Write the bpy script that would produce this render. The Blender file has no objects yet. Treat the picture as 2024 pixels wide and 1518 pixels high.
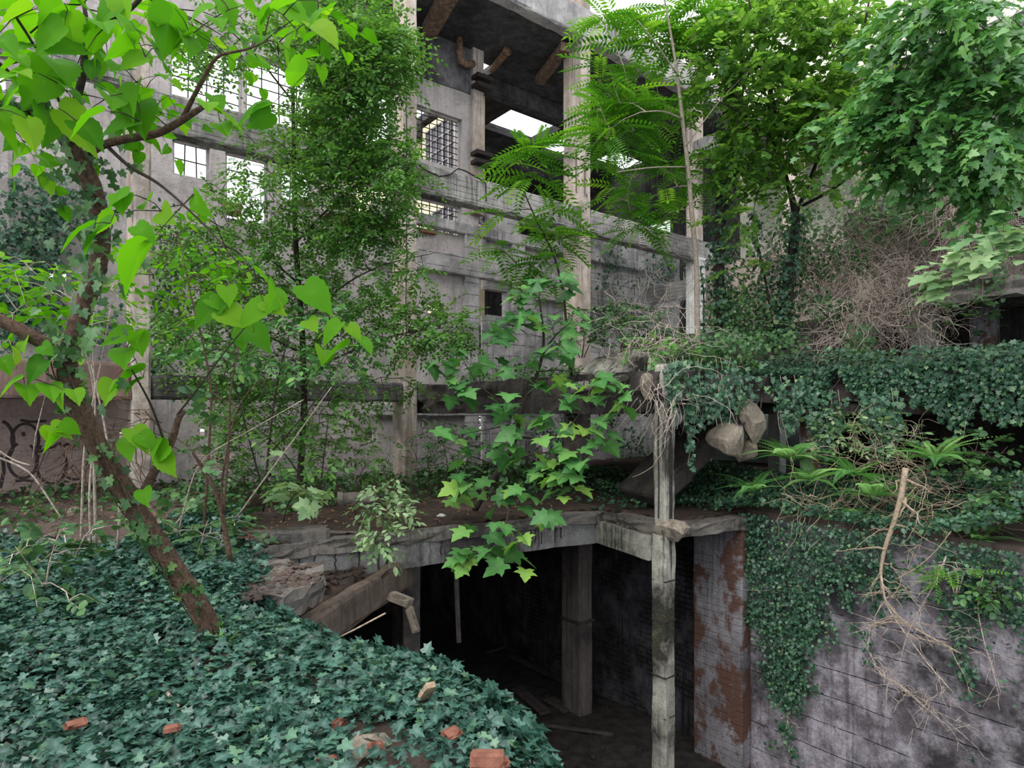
import bpy, math
import numpy as np
from mathutils import Vector

# ---------------------------------------------------------------- camera, sky, sun, exposure
scene = bpy.context.scene
COL = scene.collection
EYE = 1.47                      # eye height above the ground slab (slab top is z = 0)
FPX = 1250.0                    # focal length in pixels of the 2024 px wide frame
HU, HV = 1012.0, 815.0          # vanishing centre: the camera looks level

cam_d = bpy.data.cameras.new('camera')
cam = bpy.data.objects.new('camera', cam_d)
COL.objects.link(cam)
cam.location = (0, 0, EYE)
cam.rotation_euler = (math.pi / 2, 0, 0)
cam_d.sensor_width = 36
cam_d.lens = 36 * FPX / 2024
cam_d.shift_y = (HV - 759) / 2024
cam_d.clip_start = 0.05
cam_d.clip_end = 300
scene.camera = cam

world = bpy.data.worlds.new('overcast_sky')
scene.world = world
world.use_nodes = True
wn = world.node_tree
wn.nodes.clear()
w_out = wn.nodes.new('ShaderNodeOutputWorld')
w_bg = wn.nodes.new('ShaderNodeBackground')
w_tc = wn.nodes.new('ShaderNodeTexCoord')
w_sep = wn.nodes.new('ShaderNodeSeparateXYZ')
w_ramp = wn.nodes.new('ShaderNodeValToRGB')
wn.links.new(w_tc.outputs['Generated'], w_sep.inputs[0])
wn.links.new(w_sep.outputs['Z'], w_ramp.inputs[0])
w_ramp.color_ramp.elements[0].position = 0.0
w_ramp.color_ramp.elements[0].color = (.62, .66, .70, 1)
w_ramp.color_ramp.elements[1].position = 0.9
w_ramp.color_ramp.elements[1].color = (.98, .99, 1.0, 1)
wn.links.new(w_ramp.outputs[0], w_bg.inputs[0])
w_bg.inputs[1].default_value = 1.9
wn.links.new(w_bg.outputs[0], w_out.inputs[0])

sun_d = bpy.data.lights.new('veiled_sun', 'SUN')
sun_d.energy = 2.7
sun_d.angle = math.radians(50)
sun_d.color = (1.0, .97, .92)
sun = bpy.data.objects.new('veiled_sun', sun_d)
COL.objects.link(sun)
sun.rotation_euler = (math.radians(32), math.radians(-36), 0)   # shines from above and behind the viewer, a little from the left

scene.view_settings.view_transform = 'Standard'
scene.view_settings.look = 'None'
scene.view_settings.gamma = 1
scene.view_settings.use_curve_mapping = False
scene.view_settings.exposure = 0.1
scene.cycles.max_bounces = 6
scene.cycles.diffuse_bounces = 4
scene.cycles.glossy_bounces = 2
scene.cycles.transmission_bounces = 4
scene.cycles.transparent_max_bounces = 4
scene.cycles.caustics_reflective = False
scene.cycles.caustics_refractive = False

# ---------------------------------------------------------------- frames of reference
E1 = np.array((.7858, .6185, 0.))           # along the column row, away to the right
E2 = np.array((-.6185, .7858, 0.))          # into the building, away to the left
ANG = math.atan2(E1[1], E1[0])
C1 = np.array((-5.82, 9.87, 0.))            # foot of the leftmost column


def W(s, d, z=0.):
    return C1 + s * E1 + d * E2 + np.array((0, 0, z))


def SD(p):
    r = np.asarray(p, float)[:2] - C1[:2]
    return float(r @ E1[:2]), float(r @ E2[:2])


def P(u, v, Y):
    return np.array(((u - HU) / FPX * Y, Y, EYE - (v - HV) / FPX * Y))


def on_d(u, v, d):
    """where the sight line (u, v) meets the upright plane d: (s, z, depth)"""
    k = (u - HU) / FPX
    a = C1 + d * E2
    s = (k * a[1] - a[0]) / (E1[0] - k * E1[1])
    Y = a[1] + s * E1[1]
    return s, EYE - (v - HV) / FPX * Y, Y


def on_s(u, v, s):
    k = (u - HU) / FPX
    a = C1 + s * E1
    d = (k * a[1] - a[0]) / (E2[0] - k * E2[1])
    Y = a[1] + d * E2[1]
    return d, EYE - (v - HV) / FPX * Y, Y


def on_z(u, v, z):
    Y = (EYE - z) * FPX / (v - HV)
    return P(u, v, Y)


RNG = np.random.default_rng(11)


def nz(p, sc=1.0, seed=0):
    """smooth pseudo noise, about -1..1, from a handful of sine waves"""
    r = np.random.default_rng(seed + 77)
    p = np.asarray(p, float) * sc
    out = np.zeros(p.shape[:-1])
    for k in range(5):
        v = r.normal(size=p.shape[-1])
        v *= (1 + k * .75) / np.linalg.norm(v)
        out += np.sin(p @ v * 2.4 + r.uniform(0, 6.28)) / (1 + .55 * k)
    return out / 1.9


# ---------------------------------------------------------------- materials
def nt(name):
    m = bpy.data.materials.new(name)
    m.use_nodes = True
    t = m.node_tree
    t.nodes.clear()
    out = t.nodes.new('ShaderNodeOutputMaterial')
    b = t.nodes.new('ShaderNodeBsdfPrincipled')
    t.links.new(b.outputs[0], out.inputs[0])
    return m, t, b, out


def node(t, kind, **kw):
    n = t.nodes.new(kind)
    for k, v in kw.items():
        setattr(n, k, v)
    return n


def c4(c):
    return (*c, 1)


def mix(t, fac, a, b, mode='MIX'):
    n = node(t, 'ShaderNodeMix', data_type='RGBA', blend_type=mode)
    for i, x in ((0, fac), (6, a), (7, b)):
        if hasattr(x, 'links'):
            t.links.new(x, n.inputs[i])
        else:
            n.inputs[i].default_value = x if i == 0 else c4(x)
    return n.outputs[2]


def noise(t, vec, scale, detail=5, rough=.6):
    n = node(t, 'ShaderNodeTexNoise')
    n.inputs['Scale'].default_value = scale
    n.inputs['Detail'].default_value = detail
    n.inputs['Roughness'].default_value = rough
    t.links.new(vec, n.inputs['Vector'])
    return n.outputs[0]


def ramp(t, x, lo, hi):
    n = node(t, 'ShaderNodeMapRange')
    n.inputs[1].default_value = lo
    n.inputs[2].default_value = hi
    t.links.new(x, n.inputs[0])
    return n.outputs[0]


def math_n(t, op, a, b=None):
    n = node(t, 'ShaderNodeMath', operation=op)
    for i, x in enumerate((a, b)):
        if x is None:
            continue
        if hasattr(x, 'links'):
            t.links.new(x, n.inputs[i])
        else:
            n.inputs[i].default_value = x
    return n.outputs[0]


def scaled(t, vec, sc, rot=0.0):
    n = node(t, 'ShaderNodeMapping')
    n.inputs['Scale'].default_value = sc
    n.inputs['Rotation'].default_value = (0, 0, rot)
    t.links.new(vec, n.inputs[0])
    return n.outputs[0]


def concrete(name, base, dark, light=None, board=0.0, soot=.5, rust=0.0, rustc=(.16, .075, .035), moss=0.0, bump=.35, pit=28, brick=False, vboard=0.0, lw=.1, rs=(2.2, 2.2, .7), drip=1.1, rt=(.5, .62)):
    m, t, b, out = nt(name)
    geo = node(t, 'ShaderNodeNewGeometry')
    pos = geo.outputs['Position']
    big = noise(t, pos, .8, 9, .68)
    fine = noise(t, pos, pit, 6, .75)
    streak = noise(t, scaled(t, pos, (13, 13, .38)), 1.0, 6, .7)
    mid = noise(t, scaled(t, pos, (1, 1, .75)), 3.2, 9, .75)
    col = mix(t, ramp(t, mid, .42, .60), base, light or tuple(min(1, x * 1.35) for x in base))
    f1 = math_n(t, 'MULTIPLY', ramp(t, big, .47, .60), soot)
    col = mix(t, f1, col, dark)
    gate = ramp(t, noise(t, scaled(t, pos, (1.6, 1.6, .5)), 1.0, 4), .40, .62)
    f2 = math_n(t, 'MULTIPLY', math_n(t, 'MULTIPLY', ramp(t, streak, .49, .60), gate), soot * drip)
    col = mix(t, f2, col, dark)
    col = mix(t, math_n(t, 'MULTIPLY', ramp(t, noise(t, pos, 6.5, 8, .8), .56, .66), soot * .6), col, tuple(x * 1.3 for x in dark))
    if rust:
        rn = noise(t, scaled(t, pos, rs), 1.3, 6, .65)
        col = mix(t, math_n(t, 'MULTIPLY', ramp(t, rn, *rt), rust), col, rustc)
    if moss:
        mn = noise(t, pos, 2.6, 7, .7)
        col = mix(t, math_n(t, 'MULTIPLY', ramp(t, mn, .5, .66), moss), col, (.075, .10, .03))
    col = mix(t, math_n(t, 'MULTIPLY', ramp(t, fine, .54, .66), .65), col, tuple(x * .38 for x in base))
    h = fine
    if board:
        sep = node(t, 'ShaderNodeSeparateXYZ')
        t.links.new(pos, sep.inputs[0])
        wob = math_n(t, 'MULTIPLY', noise(t, pos, 1.5, 2), .03)
        fr = math_n(t, 'FRACT', math_n(t, 'DIVIDE', math_n(t, 'ADD', sep.outputs[2], wob), board))
        ln = ramp(t, fr, lw, lw * .2)
        brk = ramp(t, noise(t, pos, 5, 4), .4, .56)
        ln = math_n(t, 'MULTIPLY', ln, brk)
        col = mix(t, math_n(t, 'MULTIPLY', ln, .6), col, tuple(x * .4 for x in dark))
        h = math_n(t, 'SUBTRACT', h, math_n(t, 'MULTIPLY', ln, 1.0))
    if vboard:
        rp = scaled(t, pos, (1, 1, 1), -ANG)
        sv = node(t, 'ShaderNodeSeparateXYZ')
        t.links.new(rp, sv.inputs[0])
        for k, ax in enumerate((0, 1)):
            fr = math_n(t, 'FRACT', math_n(t, 'DIVIDE', sv.outputs[ax], vboard))
            ln = math_n(t, 'MULTIPLY', ramp(t, fr, .06, .02), ramp(t, noise(t, scaled(t, pos, (9, 9, .7)), 1, 3), .46, .6))
            col = mix(t, math_n(t, 'MULTIPLY', ln, .45), col, tuple(x * .5 for x in dark))
    if brick:
        rp = scaled(t, pos, (1, 1, 1), -ANG)
        sv = node(t, 'ShaderNodeSeparateXYZ')
        t.links.new(rp, sv.inputs[0])
        cb = node(t, 'ShaderNodeCombineXYZ')
        t.links.new(sv.outputs[1], cb.inputs[0])
        t.links.new(sv.outputs[2], cb.inputs[1])
        bk = node(t, 'ShaderNodeTexBrick')
        bk.inputs['Scale'].default_value = 1
        bk.inputs['Brick Width'].default_value = .26
        bk.inputs['Row Height'].default_value = .085
        bk.inputs['Mortar Size'].default_value = .012
        t.links.new(cb.outputs[0], bk.inputs['Vector'])
        gone = ramp(t, noise(t, pos, 1.6, 6, .7), .46, .56)
        ln = math_n(t, 'MULTIPLY', bk.outputs['Fac'], gone)
        col = mix(t, math_n(t, 'MULTIPLY', ln, .75), col, tuple(x * .35 for x in dark))
        h = math_n(t, 'SUBTRACT', h, math_n(t, 'MULTIPLY', ln, 1.2))
    t.links.new(col, b.inputs['Base Color'])
    b.inputs['Roughness'].default_value = .92
    b.inputs['Specular IOR Level'].default_value = .2
    bp = node(t, 'ShaderNodeBump')
    bp.inputs['Strength'].default_value = min(1, bump * 1.5)
    bp.inputs['Distance'].default_value = .03
    t.links.new(h, bp.inputs['Height'])
    t.links.new(bp.outputs[0], b.inputs['Normal'])
    return m


def plain(name, col, rough=.8, var=.5, scale=14, metal=0.0, bump=.3, col2=None):
    m, t, b, out = nt(name)
    tc = node(t, 'ShaderNodeNewGeometry').outputs['Position']
    n = noise(t, tc, scale, 6, .65)
    c = mix(t, ramp(t, n, .36, .66), tuple(x * (1 - var) for x in col), col2 or tuple(min(1, x * (1 + var * .5)) for x in col))
    t.links.new(c, b.inputs['Base Color'])
    b.inputs['Roughness'].default_value = rough
    b.inputs['Metallic'].default_value = metal
    b.inputs['Specular IOR Level'].default_value = .25
    bp = node(t, 'ShaderNodeBump')
    bp.inputs['Strength'].default_value = bump
    bp.inputs['Distance'].default_value = .02
    t.links.new(n, bp.inputs['Height'])
    t.links.new(bp.outputs[0], b.inputs['Normal'])
    return m


def leafmat(name, stops, trans=.35, tcol=None, rough=.42, spec=.35, vein=0.0, veinc=(.35, .45, .35)):
    """stops: colours met as the leaf's own tint runs 0..1"""
    m, t, b, out = nt(name)
    at = node(t, 'ShaderNodeAttribute', attribute_name='tint')
    cr = node(t, 'ShaderNodeValToRGB')
    el = cr.color_ramp.elements
    while len(el) < len(stops):
        el.new(.5)
    for i, c in enumerate(stops):
        el[i].position = i / (len(stops) - 1)
        el[i].color = c4(c)
    t.links.new(at.outputs['Fac'], cr.inputs[0])
    col = cr.outputs[0]
    if vein:
        am = node(t, 'ShaderNodeAttribute', attribute_name='mid')
        col2 = mix(t, math_n(t, 'MULTIPLY', ramp(t, am.outputs['Fac'], .45, 1.0), vein), col, veinc)
    else:
        col2 = col
    t.links.new(col2, b.inputs['Base Color'])
    b.inputs['Roughness'].default_value = rough
    b.inputs['Specular IOR Level'].default_value = spec
    tr = node(t, 'ShaderNodeBsdfTranslucent')
    tm = mix(t, 1.0, col, tcol or (1.6, 1.5, .7), 'MULTIPLY')
    t.links.new(tm, tr.inputs[0])
    ms = node(t, 'ShaderNodeMixShader')
    ms.inputs[0].default_value = trans
    t.links.new(b.outputs[0], ms.inputs[1])
    t.links.new(tr.outputs[0], ms.inputs[2])
    t.links.new(ms.outputs[0], out.inputs[0])
    return m


M = {
    'column': concrete('pale_column_concrete', (.50, .43, .385), (.13, .112, .105), soot=.6, rust=.35, rustc=(.34, .22, .12), vboard=.115),
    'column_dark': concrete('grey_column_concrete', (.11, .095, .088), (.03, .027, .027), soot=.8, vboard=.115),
    'white_pillar': concrete('whitish_pillar_concrete', (.62, .62, .60), (.22, .22, .22), soot=.4, vboard=.115),
    'mossy_pillar': concrete('mossy_post_concrete', (.38, .37, .325), (.035, .032, .03), soot=1.0, moss=.28, bump=.6),
    'beam': concrete('board_marked_concrete', (.36, .345, .33), (.10, .095, .095), board=.115, soot=.7, bump=.5),
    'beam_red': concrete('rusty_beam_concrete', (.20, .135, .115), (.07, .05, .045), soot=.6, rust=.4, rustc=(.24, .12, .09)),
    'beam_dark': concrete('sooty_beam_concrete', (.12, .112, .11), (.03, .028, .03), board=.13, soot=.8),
    'plaster': concrete('stained_wall_plaster', (.50, .45, .44), (.20, .18, .18), light=(.58, .53, .52), soot=.5, bump=.5, pit=16),
    'wall_grey': concrete('grey_wall_concrete', (.42, .40, .40), (.13, .125, .13), soot=.7, board=.30),
    'graffiti_wall': concrete('tan_wall_plaster', (.44, .34, .31), (.25, .19, .17), soot=.4, bump=.2),
    'dark_upper_wall': concrete('dark_upper_concrete', (.105, .10, .108), (.025, .024, .027), light=(.22, .21, .215), soot=.8),
    'pale_plaster': concrete('sunlit_pale_plaster', (.72, .72, .60), (.45, .44, .38), soot=.4, bump=.7, pit=10),
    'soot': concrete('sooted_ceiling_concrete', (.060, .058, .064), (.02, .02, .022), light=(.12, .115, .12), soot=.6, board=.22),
    'roof_edge': concrete('roof_fascia_concrete', (.44, .42, .42), (.16, .15, .16), soot=.6),
    'slab': concrete('broken_slab_concrete', (.21, .19, .175), (.04, .036, .035), soot=.85, bump=.9, moss=.12),
    'slab_edge': concrete('slab_edge_concrete', (.25, .245, .245), (.04, .037, .037), soot=.9, bump=.6, rust=.3, rustc=(.06, .04, .035)),
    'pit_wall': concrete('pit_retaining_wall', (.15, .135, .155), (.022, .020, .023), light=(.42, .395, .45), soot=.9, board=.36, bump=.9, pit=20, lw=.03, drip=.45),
    'pit_brick': concrete('dark_brick_wall', (.045, .042, .048), (.010, .010, .012), light=(.10, .097, .11), soot=.8, brick=True, bump=.7),  # near-black brick tone for the inner pit walls
    'pier': concrete('patchy_brown_pier', (.24, .23, .25), (.05, .045, .05), soot=.6, rust=.95, rustc=(.115, .055, .038), board=.10, lw=.05, rs=(1.4, 1.4, 1.0), rt=(.47, .53), bump=.7),
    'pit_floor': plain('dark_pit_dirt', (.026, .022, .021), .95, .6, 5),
    'dirt': concrete('littered_dirt', (.115, .085, .072), (.04, .032, .03), light=(.20, .15, .13), soot=.6, bump=1.0, pit=34),
    'litter_soil': concrete('leaf_mould', (.062, .046, .040), (.025, .02, .018), light=(.13, .085, .065), soot=.6, bump=1.0, pit=40),
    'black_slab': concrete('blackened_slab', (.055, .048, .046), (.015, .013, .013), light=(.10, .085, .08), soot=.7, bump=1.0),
    'stringer': concrete('brown_stair_concrete', (.15, .115, .095), (.05, .04, .035), soot=.6, bump=.4),
    'brown_wall': concrete('terrace_brown_wall', (.36, .29, .26), (.11, .085, .075), light=(.52, .44, .39), soot=.7, bump=.7),  # mid brown base with paler patches
    'stone': concrete('rubble_stone', (.31, .265, .215), (.10, .085, .07), soot=.6, bump=.9, moss=.25),
    'brick': plain('red_brick', (.24, .10, .07), .85, .35, 20),
    'wood': plain('weathered_wood', (.36, .26, .18), .8, .45, 22),
    'wood_dark': plain('rotten_timber', (.21, .14, .10), .9, .6, 9),
    'darkwood': plain('dusty_timber', (.05, .042, .04), .9, .5, 9),
    'rust_pipe': plain('rusty_pipe', (.24, .15, .10), .7, .55, 12, .2),
    'clay_pipe': plain('grey_clay_pipe', (.23, .20, .18), .8, .5, 10),
    'iron': plain('rusted_iron', (.045, .038, .036), .8, .5, 30, .3),
    'bark': plain('brown_bark', (.115, .072, .052), .9, .55, 45, 0, .7),
    'bark_dark': plain('dark_bark', (.055, .042, .036), .9, .5, 40, 0, .6),
    'bark_pale': plain('pale_bark', (.36, .30, .25), .85, .4, 40, 0, .4),
    'vine': plain('dead_vine_stem', (.45, .375, .325), .9, .5, 30, 0, .3),
    'vine_pale': plain('pale_dead_root', (.38, .30, .22), .9, .4, 30, 0, .3),
    'paint': plain('black_spray_paint', (.075, .055, .055), .7, .3, 9, 0, 0),
    'paint_teal': plain('teal_spray_paint', (.18, .36, .36), .7, .3, 9, 0, 0),
    'teal_wall': concrete('greenish_painted_wall', (.30, .36, .34), (.10, .14, .13), soot=.6),
    'cream': plain('cream_render', (.82, .74, .52), .9, .12, 3),
    'panel': plain('dark_shutter_paint', (.10, .10, .12), .6, .3, 6),
    'ivy': leafmat('ivy_leaf', ((.010, .036, .027), (.026, .085, .066), (.052, .14, .110), (.12, .24, .12)), .10, (1.2, 1.6, .6), .33, .6, .55, (.15, .27, .22)),
    'ivy_far': leafmat('far_ivy_leaf', ((.015, .045, .026), (.034, .098, .056), (.062, .15, .088), (.17, .30, .10)), .15, (1.3, 1.6, .6), .38, .45),  # slightly yellower greens for the more distant ivy
    'linden': leafmat('broad_yellow_green_leaf', ((.04, .17, .008), (.075, .26, .010), (.12, .35, .014), (.24, .42, .03)), .5, (1.35, 1.4, .4), .55, .12, .2, (.20, .42, .04)),
    'fine': leafmat('small_green_leaf', ((.042, .115, .028), (.08, .205, .045), (.13, .30, .06), (.23, .41, .09)), .40, (1.45, 1.45, .65), .38, .5),
    'fig': leafmat('lobed_fig_leaf', ((.03, .10, .035), (.055, .18, .05), (.11, .29, .08), (.26, .44, .08)), .3, (1.4, 1.5, .6), .42, .35, .3, (.2, .38, .14)),
    'ash': leafmat('feathery_leaf', ((.035, .14, .015), (.075, .235, .02), (.13, .33, .028), (.27, .47, .05)), .4, (1.5, 1.5, .6), .5, .25),
    'maple': leafmat('canopy_leaf', ((.04, .125, .045), (.08, .225, .07), (.14, .32, .095), (.28, .46, .17)), .38, (1.35, 1.4, .7), .33, .6),
    'canopy': leafmat('yellow_green_canopy_leaf', ((.05, .145, .03), (.105, .25, .045), (.18, .36, .07), (.32, .50, .15)), .52, (1.45, 1.4, .7), .38, .5),
    'pale': leafmat('pale_green_leaf', ((.10, .20, .09), (.19, .32, .15), (.30, .43, .22), (.38, .50, .26)), .3, (1.2, 1.3, .7), .45, .3),  # paler greens for the light bushes, some shrubs and the bough
    'bush': leafmat('undergrowth_leaf', ((.025, .07, .028), (.05, .13, .05), (.085, .20, .066), (.17, .30, .09)), .28, (1.35, 1.4, .7), .42, .45),
    'fern': leafmat('fern_frond', ((.06, .19, .05), (.11, .29, .075), (.17, .38, .10), (.24, .44, .13)), .35, (1.4, 1.5, .6), .5, .25),
    'litter': leafmat('fallen_leaf', ((.06, .035, .025), (.13, .075, .05), (.22, .13, .08), (.36, .22, .13)), .1, (1, 1, 1), .8, .15),
}


# ---------------------------------------------------------------- object helpers
def tag(o, label=None, cat=None, group=None, kind=None):
    if label:
        o['label'] = label
    if cat:
        o['category'] = cat
    if group:
        o['group'] = group
    if kind:
        o['kind'] = kind
    return o


def empty(name, loc):
    o = bpy.data.objects.new(name, None)
    o.empty_display_size = .1
    COL.objects.link(o)
    o.location = tuple(loc)
    return o


def mesh(name, V, faces, mat, parent=None, loc=None, rot=0.0, smooth=False, tint=None, mid=None):
    """faces: an (m,3) / (m,4) array or a list of such arrays and plain polygons. V is in world space unless rot/loc say otherwise."""
    V = np.asarray(V, np.float64).reshape(-1, 3)
    if not isinstance(faces, list):
        faces = [faces]
    loops, starts, n = [], [], 0
    for f in faces:
        f = np.asarray(f, np.int32)
        if f.size == 0:
            continue
        if f.ndim == 1:
            f = f[None]
        loops.append(f.ravel())
        starts.append(n + np.arange(f.shape[0]) * f.shape[1])
        n += f.size
    loops = np.concatenate(loops)
    starts = np.concatenate(starts)
    if loc is None and parent is None:
        loc = np.array(((V[:, 0].min() + V[:, 0].max()) / 2, (V[:, 1].min() + V[:, 1].max()) / 2, V[:, 2].min()))
        V = V - loc
    elif parent is not None and loc is None:
        V = V - np.array(parent.matrix_basis.translation if parent.parent is None else (0, 0, 0))
    me = bpy.data.meshes.new(name)
    me.vertices.add(len(V))
    me.vertices.foreach_set('co', V.astype(np.float32).ravel())
    me.loops.add(len(loops))
    me.loops.foreach_set('vertex_index', loops.astype(np.int32))
    me.polygons.add(len(starts))
    me.polygons.foreach_set('loop_start', starts.astype(np.int32))
    me.polygons.foreach_set('use_smooth', np.full(len(starts), smooth, bool))
    me.update(calc_edges=True)
    for nm, arr in (('tint', tint), ('mid', mid)):
        if arr is not None:
            a = me.attributes.new(nm, 'FLOAT', 'POINT')
            a.data.foreach_set('value', np.asarray(arr, np.float32))
    me.materials.append(M[mat] if isinstance(mat, str) else mat)
    o = bpy.data.objects.new(name, me)
    COL.objects.link(o)
    if parent is not None:
        o.parent = parent
        if loc is not None:
            o.location = tuple(loc)
    else:
        o.location = tuple(loc)
    if rot:
        o.rotation_euler = (0, 0, rot)
    return o


def rbox(L, D, H, seg=.22, rough=.006, chip=.018, seed=0, taper=None):
    """a concrete member with uneven faces and chipped edges: x 0..L, y 0..D, z 0..H"""
    ax = []
    for x in (L, D, H):
        e = min(max(chip * 1.1, .012), x * .2)
        ax.append(np.concatenate([[0.], np.linspace(e, x - e, max(1, int(round(x / seg))) + 1), [x]]))
    n = [len(a) - 1 for a in ax]
    idx, V, Q = {}, [], []

    def vid(i, j, k):
        key = (i, j, k)
        if key not in idx:
            idx[key] = len(V)
            V.append((ax[0][i], ax[1][j], ax[2][k]))
        return idx[key]
    for i in range(n[0]):
        for j in range(n[1]):
            Q.append((vid(i, j, 0), vid(i, j + 1, 0), vid(i + 1, j + 1, 0), vid(i + 1, j, 0)))
            Q.append((vid(i, j, n[2]), vid(i + 1, j, n[2]), vid(i + 1, j + 1, n[2]), vid(i, j + 1, n[2])))
    for i in range(n[0]):
        for k in range(n[2]):
            Q.append((vid(i, 0, k), vid(i + 1, 0, k), vid(i + 1, 0, k + 1), vid(i, 0, k + 1)))
            Q.append((vid(i, n[1], k), vid(i, n[1], k + 1), vid(i + 1, n[1], k + 1), vid(i + 1, n[1], k)))
    for j in range(n[1]):
        for k in range(n[2]):
            Q.append((vid(0, j, k), vid(0, j, k + 1), vid(0, j + 1, k + 1), vid(0, j + 1, k)))
            Q.append((vid(n[0], j, k), vid(n[0], j + 1, k), vid(n[0], j + 1, k + 1), vid(n[0], j, k + 1)))
    V = np.array(V)
    size = np.array((L, D, H))
    c = V - size / 2
    ext = np.abs(np.abs(c) - size / 2) < 1e-6
    r = np.random.default_rng(seed)
    V += ext * rough * np.stack([nz(V + seed, 3, k) for k in range(3)], 1)
    edge = ext.sum(1) >= 2
    amt = chip * (.25 + np.clip(nz(V + seed * 1.7, 4.5, 9) + r.uniform(-.6, .5, len(V)), 0, 1.3))
    V -= np.where(edge[:, None], np.sign(c) * ext * amt[:, None], 0)
    if taper:
        V = taper(V)
    return V, np.array(Q)


def rod(pts, rad, n=6, closed=True):
    """a tube along pts (k,3) with radius per point"""
    pts = np.asarray(pts, float)
    k = len(pts)
    rad = np.broadcast_to(np.asarray(rad, float), (k,))
    T = np.gradient(pts, axis=0)
    T /= np.linalg.norm(T, axis=1)[:, None] + 1e-9
    ref = np.array((.31, .17, .93)) if abs(T[:, 2]).mean() < .8 else np.array((.93, .21, .13))
    A = np.cross(T, ref)
    A /= np.linalg.norm(A, axis=1)[:, None] + 1e-9
    B = np.cross(T, A)
    th = np.linspace(0, 2 * np.pi, n, endpoint=False)
    V = pts[:, None] + rad[:, None, None] * (np.cos(th)[None, :, None] * A[:, None] + np.sin(th)[None, :, None] * B[:, None])
    i = np.arange(k - 1)[:, None] * n
    a = np.arange(n)[None]
    b = (np.arange(n)[None] + 1) % n
    Q = np.stack([i + a, i + b, i + n + b, i + n + a], -1).reshape(-1, 4)
    F = [Q]
    if closed:
        F += [np.arange(n)[::-1][None], (np.arange(n) + (k - 1) * n)[None]]
    return V.reshape(-1, 3), F


class MB:
    """collects pieces of one part"""
    def __init__(self):
        self.V, self.F, self.n, self.t, self.m = [], [], 0, [], []

    def add(self, V, F, tint=None, mid=None):
        V = np.asarray(V, float).reshape(-1, 3)
        for f in (F if isinstance(F, list) else [F]):
            self.F.append(np.asarray(f) + self.n)
        self.V.append(V)
        self.t.append(np.full(len(V), .5) if tint is None else np.broadcast_to(tint, (len(V),)))
        self.m.append(np.zeros(len(V)) if mid is None else mid)
        self.n += len(V)
        return self

    def tube(self, pts, rad, n=5):
        return self.add(*rod(pts, rad, n))

    def box(self, o, a, b, c):
        o, a, b, c = (np.asarray(x, float) for x in (o, a, b, c))
        V = [o + i * a + j * b + k * c for k in (0, 1) for j in (0, 1) for i in (0, 1)]
        return self.add(V, np.array([(0, 2, 3, 1), (4, 5, 7, 6), (0, 1, 5, 4), (2, 6, 7, 3), (0, 4, 6, 2), (1, 3, 7, 5)]))

    def build(self, name, mat, parent=None, smooth=False, attrs=False):
        return mesh(name, np.concatenate(self.V), self.F, mat, parent, smooth=smooth,
                    tint=np.concatenate(self.t) if attrs else None, mid=np.concatenate(self.m) if attrs else None)


def member(name, s0, s1, d0, d1, z0, z1, mat, label=None, cat=None, kind='thing', group=None, seg=.25, rough=.006, chip=.018, seed=0, parent=None):
    V, Q = rbox(s1 - s0, d1 - d0, z1 - z0, seg, rough, chip, seed)
    o = mesh(name, V, Q, mat, loc=W(s0, d0, z0), rot=ANG)
    return tag(o, label, cat, group, kind)


def prism(name, poly, z0, z1, mat, step=.18, rows=3, jit=.02, seed=0, edge_noise=.03, **kw):
    """an upright prism on a plan polygon (world x, y) with a ragged outline"""
    r = np.random.default_rng(seed)
    pts = []
    poly = [np.asarray(p, float)[:2] for p in poly]
    for a, b in zip(poly, poly[1:] + poly[:1]):
        k = max(1, int(np.linalg.norm(b - a) / step))
        for i in range(k):
            pts.append(a + (b - a) * i / k)
    pts = np.array(pts)
    n = len(pts)
    V = []
    for j in range(rows + 1):
        z = z0 + (z1 - z0) * j / rows
        q = pts + edge_noise * np.stack([nz(np.c_[pts, np.full(n, z * 3)], 2.2, seed + k) for k in range(2)], 1)
        q = q + r.uniform(-jit, jit, q.shape)
        V.append(np.c_[q, np.full(n, z) + (r.uniform(-jit, jit, n) if j in (0, rows) else 0)])
    V = np.concatenate(V)
    F = []
    for j in range(rows):
        a = np.arange(n)
        b = (a + 1) % n
        F.append(np.stack([j * n + a, j * n + b, (j + 1) * n + b, (j + 1) * n + a], 1))
    F.append((np.arange(n)[::-1])[None])
    F.append((np.arange(n) + rows * n)[None])
    return tag(mesh(name, V, F, mat), **kw)


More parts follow.
